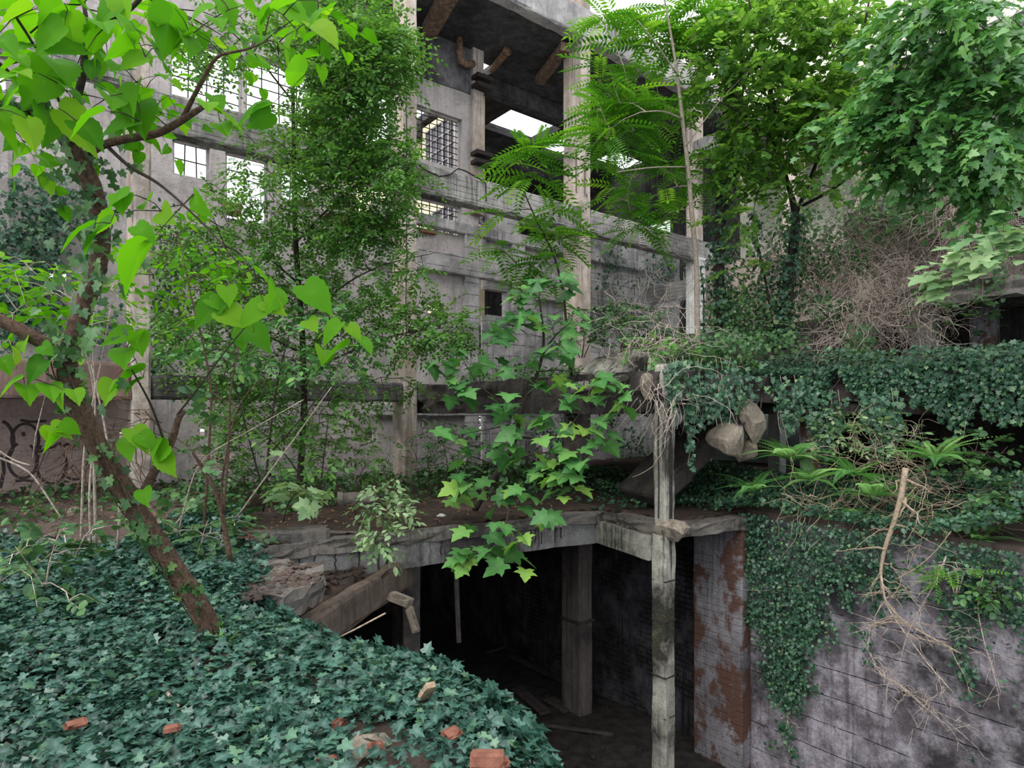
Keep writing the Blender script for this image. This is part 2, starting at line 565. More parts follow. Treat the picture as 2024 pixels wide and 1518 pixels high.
def wall(name, s0, s1, d, th, z0, z1, holes, mat, axis='s', seg=.9, rough=.01, seed=0, ragged=0.0, **kw):
    """an upright wall with real openings (s0, s1, z0, z1); axis 'd' runs it the other way, with d the fixed s"""
    xs = set(np.round(np.linspace(s0, s1, max(2, int((s1 - s0) / seg) + 1)), 4))
    zs = set(np.round(np.linspace(z0, z1, max(2, int((z1 - z0) / seg) + 1)), 4))
    for h in holes:
        xs |= {round(h[0], 4), round(h[1], 4)}
        zs |= {round(h[2], 4), round(h[3], 4)}
    xs = np.array(sorted(x for x in xs if s0 <= x <= s1))
    zs = np.array(sorted(z for z in zs if z0 <= z <= z1))
    nx, nzv = len(xs) - 1, len(zs) - 1
    cx, cz = (xs[1:] + xs[:-1]) / 2, (zs[1:] + zs[:-1]) / 2
    solid = np.ones((nx, nzv), bool)
    for h in holes:
        solid &= ~((cx[:, None] > h[0]) & (cx[:, None] < h[1]) & (cz[None] > h[2]) & (cz[None] < h[3]))
    idx, V, Q = {}, [], []

    def vid(i, k, j):
        key = (i, k, j)
        if key not in idx:
            idx[key] = len(V)
            V.append((xs[i], j * th, zs[k]))
        return idx[key]
    for i in range(nx):
        for k in range(nzv):
            if not solid[i, k]:
                continue
            Q.append((vid(i, k, 0), vid(i + 1, k, 0), vid(i + 1, k + 1, 0), vid(i, k + 1, 0)))
            Q.append((vid(i, k, 1), vid(i, k + 1, 1), vid(i + 1, k + 1, 1), vid(i + 1, k, 1)))
            if i == 0 or not solid[i - 1, k]:
                Q.append((vid(i, k, 0), vid(i, k + 1, 0), vid(i, k + 1, 1), vid(i, k, 1)))
            if i == nx - 1 or not solid[i + 1, k]:
                Q.append((vid(i + 1, k, 0), vid(i + 1, k, 1), vid(i + 1, k + 1, 1), vid(i + 1, k + 1, 0)))
            if k == 0 or not solid[i, k - 1]:
                Q.append((vid(i, k, 0), vid(i, k, 1), vid(i + 1, k, 1), vid(i + 1, k, 0)))
            if k == nzv - 1 or not solid[i, k + 1]:
                Q.append((vid(i, k + 1, 0), vid(i + 1, k + 1, 0), vid(i + 1, k + 1, 1), vid(i, k + 1, 1)))
    V = np.array(V)
    V += rough * np.stack([nz(V + seed, 1.3, k) for k in range(3)], 1)
    if axis == 's':
        Wd = C1 + V[:, :1] * E1 + (d + V[:, 1:2]) * E2
    else:
        Wd = C1 + V[:, :1] * E2 + (d + V[:, 1:2]) * E1
    Wd[:, 2] = V[:, 2]
    return tag(mesh(name, Wd, np.array(Q), mat), **kw)


def rock(center, size, seed, n=2, squash=(1, 1, 1), facet=.35):
    """an angular lump: an icosphere cut by random planes"""
    import bmesh
    bm = bmesh.new()
    bmesh.ops.create_icosphere(bm, subdivisions=n, radius=1)
    V = np.array([v.co[:] for v in bm.verts])
    Fc = np.array([[v.index for v in f.verts] for f in bm.faces])
    bm.free()
    r = np.random.default_rng(seed)
    for _ in range(9):
        nrm = r.normal(size=3)
        nrm /= np.linalg.norm(nrm)
        lim = r.uniform(.5, .85)
        dd = V @ nrm
        V -= np.where(dd > lim, dd - lim, 0)[:, None] * nrm
    V *= 1 + .05 * nz(V, 3, seed)[:, None]
    V = V * np.asarray(squash) * size
    a = r.uniform(0, 6.28)
    R = np.array(((math.cos(a), -math.sin(a), 0), (math.sin(a), math.cos(a), 0), (0, 0, 1)))
    return V @ R.T + np.asarray(center), Fc


#=====PART2=====
# ---------------------------------------------------------------- the ground, the pit
EDGE = np.array([(1.6, -1.5), (.75, 0), (.38, 1.6), (.10, 2.67), (-.06, 3.26), (-.48, 3.87), (-1.22, 4.17), (-1.84, 4.87), (-2.15, 5.6), (-2.55, 6.5), (-3.1, 7.3), (-3.6, 8.6), (-8, 14)])


def edge_dist(x, y):
    """distance to the pit's rim, positive on the ivy bank"""
    p = np.stack([x, y], -1)
    best = np.full(p.shape[:-1], 1e9)
    sign = np.ones(p.shape[:-1])
    for a, b in zip(EDGE[:-1], EDGE[1:]):
        ab = b - a
        t = np.clip(((p - a) @ ab) / (ab @ ab), 0, 1)
        q = p - (a + t[..., None] * ab)
        dd = np.linalg.norm(q, axis=-1)
        cr = ab[0] * q[..., 1] - ab[1] * q[..., 0]
        m = dd < best
        best = np.where(m, dd, best)
        sign = np.where(m, np.where(cr >= 0, 1, -1), sign)
    return best * sign


def tz(x, y):
    x, y = np.asarray(x, float), np.asarray(y, float)
    d = edge_dist(x, y)
    z = .02 + .05 * nz(np.stack([x, y, 0 * x], -1), .9, 3) + .02 * nz(np.stack([x, y, 0 * x], -1), 3.1, 5)
    rim = y < 7.0
    z = z - np.where(rim, np.clip(.55 - d, 0, 9) ** 2 * .35 * (d > 0), 0)
    z = np.where((d <= 0), z - .105 - 1.9 * np.abs(d), z)
    z = z + np.clip(y - 6.2, 0, 3) * .035
    return np.maximum(z, -3.75)


gx, gy = np.meshgrid(np.linspace(-13, 2.6, 157), np.linspace(-2.5, 13.2, 158), indexing='ij')
gz = tz(gx, gy)
gi = np.arange(gx.size).reshape(gx.shape)
gd = edge_dist(gx, gy)
gq = np.stack([gi[:-1, :-1], gi[1:, :-1], gi[1:, 1:], gi[:-1, 1:]], -1).reshape(-1, 4)
gs = (gx - C1[0]) * E2[0] + (gy - C1[1]) * E2[1]
keep = (gd > -1.9)[:-1, :-1].ravel() & (gs < 2.15)[:-1, :-1].ravel()
tag(mesh('ground', np.stack([gx, gy, gz], -1).reshape(-1, 3), gq[keep], 'dirt', smooth=True), 'brown earth bank under the ivy and saplings, littered with dead leaves', 'ground', kind='structure')

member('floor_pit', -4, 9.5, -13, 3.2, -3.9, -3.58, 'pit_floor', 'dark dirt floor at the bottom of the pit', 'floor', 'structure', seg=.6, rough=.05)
V_, Q_ = rbox(60, 40, .3, 4, .05, 0, 5)
tag(mesh('ground_outside', V_ + np.array((0, 0, -.36)), Q_, 'dirt', loc=W(-26, 2.6, 0), rot=ANG), 'open ground behind the ruin', 'ground', kind='structure')

# ground slab with the torn front edge, notch and the strip that reaches the right pit wall
sl = [(-.4, -4.22), (1.37, -4.34), (3.3, -4.52), (5.34, -4.79), (5.05, -5.9), (5.0, -6.22), (5.35, -6.3), (6.7, -6.5), (8.4, -6.5), (15.5, -6.5), (15.5, 2.5), (-2, 2.5)]
prism('floor_slab', [W(*p) for p in sl], -.16, 0, 'slab', kind='structure', label='broken ground floor slab covered in leaf litter', cat='floor', edge_noise=.05, jit=.02, seed=4)
sl = [(-.3, -4.15), (1.37, -4.26), (3.3, -4.42), (5.42, -4.66), (5.5, -6.0), (6.9, -6.2), (15, -6.2), (15, 2.15), (-2, 2.15)]
prism('floor_litter', [W(*p) for p in sl], -.01, .025, 'litter_soil', kind='structure', label='dark leaf mould lying over the slab', cat='floor', edge_noise=.07, jit=.03, seed=24, rows=1, step=.09)
sb = [(.55, -4.24), (1.37, -4.30), (3.3, -4.47), (5.28, -4.72), (5.28, -4.38), (3.3, -4.15), (.55, -3.95)]
prism('edge_beam', [W(*p) for p in sb], -.47, -.15, 'slab_edge', kind='thing', label='long cracked concrete edge beam spanning over the dark pit', cat='beam', edge_noise=.012, jit=.010, seed=8, step=.12, rows=4)
sb = [(5.28, -4.72), (5.0, -5.95), (5.25, -6.0), (5.55, -4.75)]
prism('edge_beam', [W(*p) for p in sb], -.47, -.15, 'mossy_pillar', kind='thing', label='short stained edge beam running to the tall front post', cat='beam', edge_noise=.012, jit=.010, seed=9, step=.12, rows=4)

eb = bpy.data.objects['edge_beam']
mb = MB()
r_ = np.random.default_rng(7)
for s_ in list(r_.uniform(.7, 5.1, 12)) + [1.0, 1.16, 1.4]:
    d0 = float(np.interp(s_, [.55, 1.37, 3.3, 5.28], [-4.24, -4.30, -4.47, -4.72])) - .012
    q = np.array([W(s_ + r_.uniform(-.012, .012), d0, z) for z in np.linspace(-.17, -.46 + r_.uniform(0, .12), 6)])
    mb.tube(q, .008, 5)
tag(mesh('exposed_rebar', np.concatenate(mb.V), mb.F, 'iron', eb), kind='stuff')
# pit walls
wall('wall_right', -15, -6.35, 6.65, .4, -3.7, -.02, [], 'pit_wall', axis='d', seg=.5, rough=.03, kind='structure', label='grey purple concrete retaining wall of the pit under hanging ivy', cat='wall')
wall('wall_pit_inner', -6.35, 3.0, 6.75, .3, -3.7, -.1, [], 'pit_brick', axis='d', seg=.6, rough=.03, kind='structure', label='dark brick wall deep inside the pit', cat='wall')
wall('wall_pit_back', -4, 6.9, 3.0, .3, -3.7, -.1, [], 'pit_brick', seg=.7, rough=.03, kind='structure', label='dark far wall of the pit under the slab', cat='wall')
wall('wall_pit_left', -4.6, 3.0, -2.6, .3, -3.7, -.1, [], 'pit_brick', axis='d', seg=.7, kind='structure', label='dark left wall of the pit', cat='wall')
member('wall_pier', 6.42, 6.95, -6.42, -5.62, -3.6, -.12, 'pier', 'flaking pier with brown plaster patches at the end of the pit wall', 'pier', seg=.25, rough=.012, seed=3)

# posts in the pit
d_, z_, y_ = on_d(1140, 1405, -3.62)[0], 0, 0
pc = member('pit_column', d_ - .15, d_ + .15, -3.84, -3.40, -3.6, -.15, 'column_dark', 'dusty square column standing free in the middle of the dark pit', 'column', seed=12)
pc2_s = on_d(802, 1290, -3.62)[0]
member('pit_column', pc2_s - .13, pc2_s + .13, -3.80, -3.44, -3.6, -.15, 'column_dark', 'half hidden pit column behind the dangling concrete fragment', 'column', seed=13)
# board collars
for (cs, lab, h) in ((d_, None, -2.05),):
    V_, Q_ = rbox(.35, .49, .05, .1, .004, .012, 3)
    o = mesh('collar', V_, Q_, 'darkwood', parent=pc, loc=(-.025, -.025, h + 3.6))

# ---------------------------------------------------------------- the column row
cols = [(0.0, .27, .30, 9.6, 'leftmost tall pale column, rising past the leaning tree trunk', 250, 299),
        (0.0, .30, .40, 9.6, 'tall pale column left of the open dark hall, with small leaves brushing it', 775, 825),
        (0.0, .34, .54, 9.9, 'tall pale column right of the open dark hall, with iron straps', 1113, 1168)]
COLS = []
for i, (_, w, dp, top, lab, u0, u1) in enumerate(cols):
    # right front edge sits on the sight line u1
    sR = on_d(u1, 600, 0.0)[0]
    # widen so that the back-left edge meets u0
    best = min(((abs((lambda p: HU + FPX * p[0] / p[1])(W(sR - ww, dd, 0)) - u0), ww, dd) for ww in (w,) for dd in np.linspace(.2, .75, 56)), key=lambda q: q[0])
    w, dp = best[1], best[2]
    root = empty('concrete_column', W(sR - w, 0, 0))
    root.rotation_euler = (0, 0, ANG)
    tag(root, lab, 'column', 'columns of the main row', 'thing')
    V_, Q_ = rbox(w, dp, top + 3.4, .24, .006, .03, 20 + i)
    mesh('shaft', V_, Q_, 'column', parent=root, loc=(0, 0, 0))
    COLS.append((sR - w, w, dp, root))
# straps and rebar hooks on the right column
s3, w3, d3, root3 = COLS[2]
for zz in (5.95, 8.95):
    V_, Q_ = rbox(w3 + .05, d3 + .05, .045, .3, .004, .006, 3)
    mesh('iron_strap', V_, Q_, 'iron', parent=root3, loc=(-.025, -.025, zz))
for k, (dy, z0, z1) in enumerate(((.1, 6.9, 7.6), (-.0, 7.0, 8.1))):
    mb = MB()
    x0 = (.10, -.03)[k]
    y0 = (-.03, .15)[k]
    mb.tube(np.array([(x0, y0, z1), (x0 - .01, y0, (z0 + z1) / 2), (x0, y0, z0), (x0 + .06, y0, z0 - .02), (x0 + .07, y0, z0 + .07)]), .010, 5)
    o = mesh('rebar_hook', np.concatenate(mb.V), mb.F, 'iron', parent=root3, loc=(0, 0, 0))
s2, w2, d2, root2 = COLS[1]
mb = MB()
zc = np.linspace(3, 9.5, 20)
mb.tube(np.stack([.04 + .01 * np.sin(zc * 3), -.012 + 0 * zc, zc], 1), .009, 5)
mesh('conduit', np.concatenate(mb.V), mb.F, 'iron', parent=root2, loc=(0, 0, 0))
s1, w1, d1, root1 = COLS[0]
S1 = s1

# lower stretch of the third column is dark: a separate shorter column under the ledge
s4 = on_d(1384, 620, 0)[0]
p4 = member('white_pillar', s4 - .22, s4 + .22, -.05, .36, 1.9, 6.05, 'white_pillar', 'whitish square pillar standing on the ivy ledge right of centre', 'pillar', seed=31)
V_, Q_ = rbox(.56, .52, .09, .2, .005, .02, 3)
mesh('capital', V_, Q_, 'white_pillar', parent=p4, loc=(-.06, -.05, 4.08))
member('concrete_column', s4 - .15, s4 + .15, 0, .4, 6.6, 13.0, 'column', 'pale upper column half hidden behind the feathery leaves right of centre', 'column', 'thing', seed=32)

# main beam, three stretches
member('concrete_beam', -7.5, s1 + .02, -.02, .30, 6.52, 6.80, 'beam', 'rough beam at upper left running off behind the tree leaves', 'beam', seed=40, chip=.05, rough=.012)
ledge_sag = 0
member('concrete_beam', s1 + w1, s2 + .01, .02, .34, 5.97, 6.62, 'beam', 'long board marked beam between the leftmost column and the middle column', 'beam', seed=41, chip=.05)
member('concrete_beam', s2 + w2, s3 + .01, -.04, .30, 5.97, 6.60, 'beam', 'board marked beam in front of the open dark hall', 'beam', seed=42, chip=.06)
bm4 = member('concrete_beam', s3 + w3, 15.2, -.02, .32, 5.98, 6.62, 'beam', 'board marked beam running right from the strapped column to the white pillar', 'beam', seed=43, chip=.06)
# dangling cable on the middle beam
mb = MB()
cab = [on_d(u, v, -.07) for u, v in ((822, 322), (845, 338), (868, 349), (890, 345), (905, 333), (920, 338), (945, 352), (960, 362), (961, 398))]
cab = [W(s, -.07, z) for s, z, y in cab]
mb.tube(cab, .016, 5)
tag(mb.build('cable', 'iron'), 'black cable drooping along the beam before the dark hall', 'cable')

# lower beams
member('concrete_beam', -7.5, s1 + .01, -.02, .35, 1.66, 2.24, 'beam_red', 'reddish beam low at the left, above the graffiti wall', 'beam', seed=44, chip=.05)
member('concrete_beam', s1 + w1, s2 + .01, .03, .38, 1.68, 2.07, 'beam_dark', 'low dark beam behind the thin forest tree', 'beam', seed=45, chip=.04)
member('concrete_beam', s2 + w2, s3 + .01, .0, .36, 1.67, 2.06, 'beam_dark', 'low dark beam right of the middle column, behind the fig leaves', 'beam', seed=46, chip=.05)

# ---------------------------------------------------------------- wall behind the column row, with its windows
WD = 2.2
RZ_ = 9.4 + EYE


def hole(u0, u1, v0, v1, d=WD):
    sa, za, _ = on_d(u0, v0, d)
    sb_, _, _ = on_d(u1, v0, d)
    zb = on_d(u0, v1, d)[1]
    return (sa, sb_, zb, za)


wins = [hole(336, 480, 62, 200), hole(486, 622, 100, 240), hole(704, 776, 166, 282), hole(823, 913, 205, 312),
        hole(341, 416, 270, 343), hole(446, 531, 296, 432), hole(555, 618, 322, 392), hole(704, 772, 356, 428),
        hole(823, 913, 386, 450), hole(952, 981, 420, 440), hole(846, 880, 597, 618), hole(-40, 12, 118, 165)]
small = [hole(396, 412, 848, 866), hole(458, 480, 862, 880), hole(236, 262, 855, 872), hole(90, 132, 532, 552),
         hole(720, 745, 845, 872), hole(832, 846, 832, 843), hole(384, 470, 898, 935)]
big_s1 = on_d(946, 200, WD)[0]
dark_h = [hole(962, 1004, 570, 622), hole(1026, 1112, 440, 462), hole(950, 975, 508, 520)]
wins_front = wins + small
wall('wall_back', -9, big_s1, WD, .28, -.2, 12.2, wins_front + dark_h[2:], 'plaster', seg=.8, rough=.015, kind='structure', label='stained pale wall with empty barred windows behind the columns', cat='wall')
gs0 = big_s1
wall('wall_hall', gs0, 16.5, WD, .28, -.2, on_d(1000, 448, WD)[1] + .35, [dark_h[0], dark_h[1], hole(1060, 1085, 860, 930), hole(1120, 1165, 850, 930), hole(1175, 1230, 565, 600)], 'wall_grey', seg=.8, rough=.015, kind='structure', label='grey concrete wall with gaps below the open hall', cat='wall')
wall('wall_dark_panel', on_d(700, 150, WD)[0], big_s1 - .02, WD - .035, .03, wins[3][3] + .12, RZ_ - .02, [], 'dark_upper_wall', seg=.5, rough=.008, kind='structure', label='soot blackened upper wall above the barred window', cat='wall')  # thin dark panel laid over the upper wall
member('mezzanine_slab', -9, S1 + .1, .36, WD, 1.78, 1.98, 'beam_dark', 'dark mezzanine slab strip behind the reddish beam at left', 'slab', seed=58)
# pilasters, string courses and recess frames on the wall
member('pilaster', big_s1 - .28, big_s1 + .06, WD - .16, WD + .3, 6.6, 11.6, 'column', 'narrow pilaster beside the barred window of the dark hall', 'pilaster', seed=50)
for u, lab in ((928, 'grey wall pilaster below the barred window'), (1020, 'grey wall pilaster left of the strapped column')):
    sp = on_d(u, 600, WD)[0]
    member('pilaster', sp - .22, sp + .22, WD - .14, WD + .02, 0, 6.3, 'wall_grey', lab, 'pilaster', seed=int(u))
member('wall_band', s2 + .3, 16, WD - .18, WD + .02, on_d(900, 545, WD)[1], on_d(900, 505, WD)[1], 'wall_grey', 'horizontal concrete band across the grey wall, upper one', 'band', seed=52, chip=.03)
member('wall_band', s2 + .3, 16, WD - .16, WD + .02, on_d(900, 462, WD)[1], on_d(900, 440, WD)[1], 'wall_grey', 'thin sill band under the lower barred windows', 'band', seed=53, chip=.03)
member('wall_band', s2 + .3, 9.5, WD - .16, WD + .02, on_d(900, 822, WD)[1], on_d(900, 798, WD)[1], 'wall_grey', 'low concrete band just under the dark beam', 'band', seed=54, chip=.03)
for k, (ua, ub, v0, v1, lab) in enumerate(((440, 476, 398, 420, 'crumbling red bricks at the broken window sill'), (575, 622, 392, 402, 'red bricks under the third lower window'), (640, 700, 420, 442, 'broken red bricks left of the middle column'), (828, 860, 452, 460, 'red brick crumbs on the sill right of the middle column'))):
    member('brick_sill', on_d(ua, v0, WD)[0], on_d(ub, v0, WD)[0], WD - .10, WD + .2, on_d(ua, v1, WD)[1], on_d(ua, v0, WD)[1], 'brick', lab, 'sill', seed=55 + k, chip=.05, rough=.02, seg=.1)


def grille(n, h, nx, nzb, lab, broken=0.0, frame=True, r=.012):
    """an empty window opening with iron bars: frame + grille"""
    rr = np.random.default_rng(n)
    fr = MB()
    t = .05
    for (a0, a1, b0, b1) in ((h[0], h[1], h[2], h[2] + t), (h[0], h[1], h[3] - t, h[3]), (h[0], h[0] + t, h[2], h[3]), (h[1] - t, h[1], h[2], h[3])):
        fr.box(W(a0, WD + .1, b0), E1 * (a1 - a0), E2 * .06, (0, 0, b1 - b0))
    o = fr.build('window_%d' % n, 'roof_edge')
    tag(o, lab, 'window', kind='structure')
    g = MB()
    for i in range(1, nx):
        if rr.random() > broken:
            x = h[0] + (h[1] - h[0]) * i / nx
            g.tube([W(x, WD + .13, h[2]), W(x + rr.uniform(-.03, .03) * (broken > 0), WD + .13, h[3])], r, 4)
    for k in range(1, nzb):
        if rr.random() > broken:
            z = h[2] + (h[3] - h[2]) * k / nzb
            g.tube([W(h[0], WD + .13, z), W(h[1], WD + .13, z + rr.uniform(-.05, .05) * (broken > 0))], r, 4)
    V = np.concatenate(g.V)
    mesh('grille', V, g.F, 'iron', parent=o)


for n, (h, nx, nzb, lab, br) in enumerate([
        (wins[0], 4, 7, 'large barred window opening above the long beam, left one', .1), (wins[1], 4, 7, 'large barred window opening above the long beam, beside the forest tree crown', .1),
        (wins[2], 4, 7, 'upper barred window just left of the middle column', 0), (wins[3], 6, 9, 'barred window showing a cream building, beside the dark hall', 0),
        (wins[4], 3, 4, 'lower barred window nearest the leftmost column', .2), (wins[5], 3, 4, 'lower window with its sill broken away', .6),
        (wins[6], 3, 4, 'lower barred window right of the broken sill', .1), (wins[7], 4, 5, 'lower barred window just left of the middle column', 0),
        (wins[8], 6, 6, 'lower barred window just right of the middle column', 0), (wins[9], 3, 2, 'tiny barred opening under the beam of the dark hall', 0)], 1):
    grille(n, h, nx, nzb, lab, br)

# the cream side wall of the hall seen through the barred windows, with a dark barred panel in each storey
HS = 8.9
wall('wall_hall_left', on_s(944, 300, HS)[0], 18, HS, .25, 4.0, 10.7, [], 'cream', axis='d', kind='structure', label='cream side wall seen through the barred windows', cat='wall', seg=2)
for n, (ua, ub, va, vb, lab) in enumerate(((846, 903, 222, 332, 'dark panel with light bars on the cream wall, seen through the upper window'), (848, 903, 402, 470, 'dark panel with light bars on the cream wall, seen through the lower window'))):
    da, db = on_s(ua, 300, HS)[0], on_s(ub, 300, HS)[0]
    zt, zb = on_s(ub, va, HS)[1], on_s(ub, vb, HS)[1]
    zt, zb = min(zt, 10.4), max(zb, 4.1)
    root = tag(empty('window_panel', C1 + HS * E1 + db * E2 + (0, 0, zb)), lab, 'panel', kind='thing')
    mb = MB()
    mb.box(C1 + (HS - .06) * E1 + db * E2 + (0, 0, zb), E1 * .05, E2 * (da - db), (0, 0, zt - zb))
    mb.build('board', 'panel', root)
    mb = MB()
    for q in np.linspace(0, 1, 6):
        mb.tube([C1 + (HS - .08) * E1 + (db + (da - db) * q) * E2 + (0, 0, zz) for zz in (zb, zt)], .03, 4)
    for q in np.linspace(0, 1, 5):
        mb.tube([C1 + (HS - .08) * E1 + dd * E2 + (0, 0, zb + (zt - zb) * q) for dd in (da, db)], .03, 4)
    mesh('grille', np.concatenate(mb.V), mb.F, 'roof_edge', root)

# hall roof: slab with skylight holes
RZ = 9.4 + EYE


def roof_hole(pts):
    q = []
    for u, v in pts:
        Y = (RZ - EYE) * FPX / (HV - v)
        q.append(SD(P(u, v, Y)))
    q = np.array(q)
    return q[:, 0].min(), q[:, 0].max(), q[:, 1].min(), q[:, 1].max()


rh = [roof_hole([(985, 238), (1010, 217), (1080, 255), (1050, 285)]), roof_hole([(1085, 300), (1110, 275), (1150, 300), (1120, 320)]),
      roof_hole([(1190, 330), (1215, 300), (1275, 335), (1250, 352)])]


def slab_holes(name, s0, s1, d0, d1, z0, z1, holes, mat, **kw):
    xs = np.array(sorted({s0, s1, *[h[0] for h in holes], *[h[1] for h in holes], *np.arange(s0, s1, 1.5)}))
    ys = np.array(sorted({d0, d1, *[h[2] for h in holes], *[h[3] for h in holes], *np.arange(d0, d1, 1.5)}))
    ok = np.ones((len(xs) - 1, len(ys) - 1), bool)
    cx, cy = (xs[1:] + xs[:-1]) / 2, (ys[1:] + ys[:-1]) / 2
    for h in holes:
        ok &= ~((cx[:, None] > h[0]) & (cx[:, None] < h[1]) & (cy[None] > h[2]) & (cy[None] < h[3]))
    idx, V, Q = {}, [], []

    def vid(i, j, k):
        if (i, j, k) not in idx:
            idx[(i, j, k)] = len(V)
            V.append(W(xs[i], ys[j], (z0, z1)[k]))
        return idx[(i, j, k)]
    nx, ny = ok.shape
    for i in range(nx):
        for j in range(ny):
            if not ok[i, j]:
                continue
            Q.append((vid(i, j, 0), vid(i, j + 1, 0), vid(i + 1, j + 1, 0), vid(i + 1, j, 0)))
            Q.append((vid(i, j, 1), vid(i + 1, j, 1), vid(i + 1, j + 1, 1), vid(i, j + 1, 1)))
            for di, dj, a, b in ((-1, 0, (i, j), (i, j + 1)), (1, 0, (i + 1, j), (i + 1, j + 1)), (0, -1, (i, j), (i + 1, j)), (0, 1, (i, j + 1), (i + 1, j + 1))):
                ii, jj = i + di, j + dj
                if not (0 <= ii < nx and 0 <= jj < ny and ok[ii, jj]):
                    Q.append((vid(*a, 0), vid(*b, 0), vid(*b, 1), vid(*a, 1)))
    return tag(mesh(name, V, np.array(Q), mat), **kw)


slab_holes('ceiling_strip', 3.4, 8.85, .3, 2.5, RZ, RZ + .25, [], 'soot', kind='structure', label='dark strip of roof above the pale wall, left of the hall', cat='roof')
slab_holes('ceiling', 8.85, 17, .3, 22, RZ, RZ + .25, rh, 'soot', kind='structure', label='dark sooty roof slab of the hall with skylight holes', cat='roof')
member('roof_fascia', 5.2, 17, -.05, .3, RZ - .02, RZ + .75, 'roof_edge', 'pale concrete roof fascia at the top between the tall columns', 'fascia', seed=60, chip=.05)
# beams under the roof
for k, (s0, s1, d0, d1, zz, lab) in enumerate([(8.1, 17, 2.9, 3.25, .45, 'dark cross beam under the hall roof, nearest'), (8.1, 17, 6.6, 6.95, .55, 'dark cross beam under the hall roof, middle'), (8.1, 17, 12.4, 12.7, .5, 'dark cross beam under the hall roof, farthest')]):
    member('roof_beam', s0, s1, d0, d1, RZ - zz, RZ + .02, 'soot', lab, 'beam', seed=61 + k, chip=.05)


def ray_z(u, v, z):
    return on_z(u, v, z)


def timber(pts, w, h, name, mat, lab, cat, seed):
    """a squared timber between two points"""
    a, b = np.asarray(pts[0]), np.asarray(pts[1])
    t = (b - a) / np.linalg.norm(b - a)
    x = np.cross(t, (0, 0, 1.))
    x /= np.linalg.norm(x)
    y = np.cross(x, t)
    V, Q = rbox(np.linalg.norm(b - a), w, h, .22, .008, .02, seed)
    V = a + V[:, :1] * t + (V[:, 1:2] - w / 2) * x + (V[:, 2:] - h / 2) * y
    return tag(mesh(name, V, Q, mat), lab, cat, kind='thing')


timber((ray_z(848, 62, RZ - .2), ray_z(893, -20, RZ - .2)), .34, .32, 'roof_timber', 'wood_dark', 'thick rusty brown timber under the roof beside the middle column', 'timber', 3)
timber((ray_z(1066, 160, RZ - .2), ray_z(1118, 92, RZ - .2)), .26, .22, 'roof_timber', 'wood_dark', 'brown timber under the roof, touching the strapped column', 'timber', 4)
# pipes
mb = MB()
pp = [(908, 72), (908, 108), (912, 122), (922, 128), (936, 126)]
mb.tube([W(on_d(u, v, 1.95)[0], 1.95, on_d(u, v, 1.95)[1]) for u, v in pp], .085, 10)
tag(mb.build('drain_pipe', 'rust_pipe', smooth=True), 'rusty elbow drain pipe high on the dark upper wall', 'pipe')
mb = MB()
mb.tube([ray_z(972, 138, RZ - .09), ray_z(1001, 102, RZ - .09)], .10, 12)
mb.tube([ray_z(1000, 103, RZ - .09), ray_z(1003, 100, RZ - .09)], .12, 12)
tag(mb.build('vent_pipe', 'rust_pipe', smooth=True), 'short rusty pipe stub hanging under the dark roof', 'pipe')
# steel brackets on the pilaster
for k, (u, v, lab) in enumerate(((946, 165, 'dark steel bracket high on the narrow pilaster'), (945, 315, 'dark steel bracket low on the narrow pilaster above the beam'))):
    s_, z_, y_ = on_d(u, v, WD - .2)
    mb = MB()
    for kk in range(2):
        mb.box(W(s_ - .18, WD - .42, z_ - .16 + kk * .22), E1 * .5, E2 * .3, (0, 0, .1))
    tag(mb.build('steel_bracket', 'iron'), lab, 'bracket')
# closing walls of the hall
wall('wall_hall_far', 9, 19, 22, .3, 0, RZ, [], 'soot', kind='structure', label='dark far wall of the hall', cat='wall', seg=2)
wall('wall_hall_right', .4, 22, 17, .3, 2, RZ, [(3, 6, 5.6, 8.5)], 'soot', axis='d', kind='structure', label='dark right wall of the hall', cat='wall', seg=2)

# beams on the far side of the pillar bay
member('cross_beam', s4 - .1, s4 + .22, .3, WD, 4.95, 5.5, 'beam', 'mossy cross beam meeting the white pillar', 'beam', seed=70)
member('cross_beam', s3 + w3, s4, WD - .32, WD - .02, 4.6, 5.15, 'beam', 'concrete beam deep behind the strapped column', 'beam', seed=71)

# ---------------------------------------------------------------- right side terraces
led1 = [(5.0, -6.1), (5.35, -6.25), (8.1, -6.0), (8.1, -15), (14.6, -15), (14.6, .8), (5.2, .8), (5.05, -2.5)]
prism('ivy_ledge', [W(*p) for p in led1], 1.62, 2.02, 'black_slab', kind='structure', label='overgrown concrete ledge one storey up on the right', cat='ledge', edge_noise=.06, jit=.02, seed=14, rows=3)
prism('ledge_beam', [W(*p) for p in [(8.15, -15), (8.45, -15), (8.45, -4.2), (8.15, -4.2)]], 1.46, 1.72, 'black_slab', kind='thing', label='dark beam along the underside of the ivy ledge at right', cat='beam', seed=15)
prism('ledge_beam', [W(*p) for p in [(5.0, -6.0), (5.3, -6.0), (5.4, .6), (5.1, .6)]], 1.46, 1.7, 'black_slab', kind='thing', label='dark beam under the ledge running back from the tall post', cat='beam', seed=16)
led2 = [(10.0, -15), (14.6, -15), (14.6, -5.2), (12.6, -5.2), (10.4, -6.2), (10.0, -7.2)]
prism('rock_ledge', [W(*p) for p in led2], 3.18, 3.5, 'slab', kind='structure', label='dark overhanging slab on the right below the vine thicket', cat='ledge', edge_noise=.12, jit=.03, seed=17)
led3 = [(12.0, -15), (17.5, -15), (17.5, -4.5), (13.4, -4.6), (12.3, -5.5)]
prism('upper_ledge', [W(*p) for p in led3], 5.5, 5.78, 'slab', kind='structure', label='upper overhanging slab at far right with yellowish leaves', cat='ledge', edge_noise=.1, jit=.03, seed=18)
led4 = [(13.9, -15), (17.5, -15), (17.5, -.2), (13.9, -.2)]
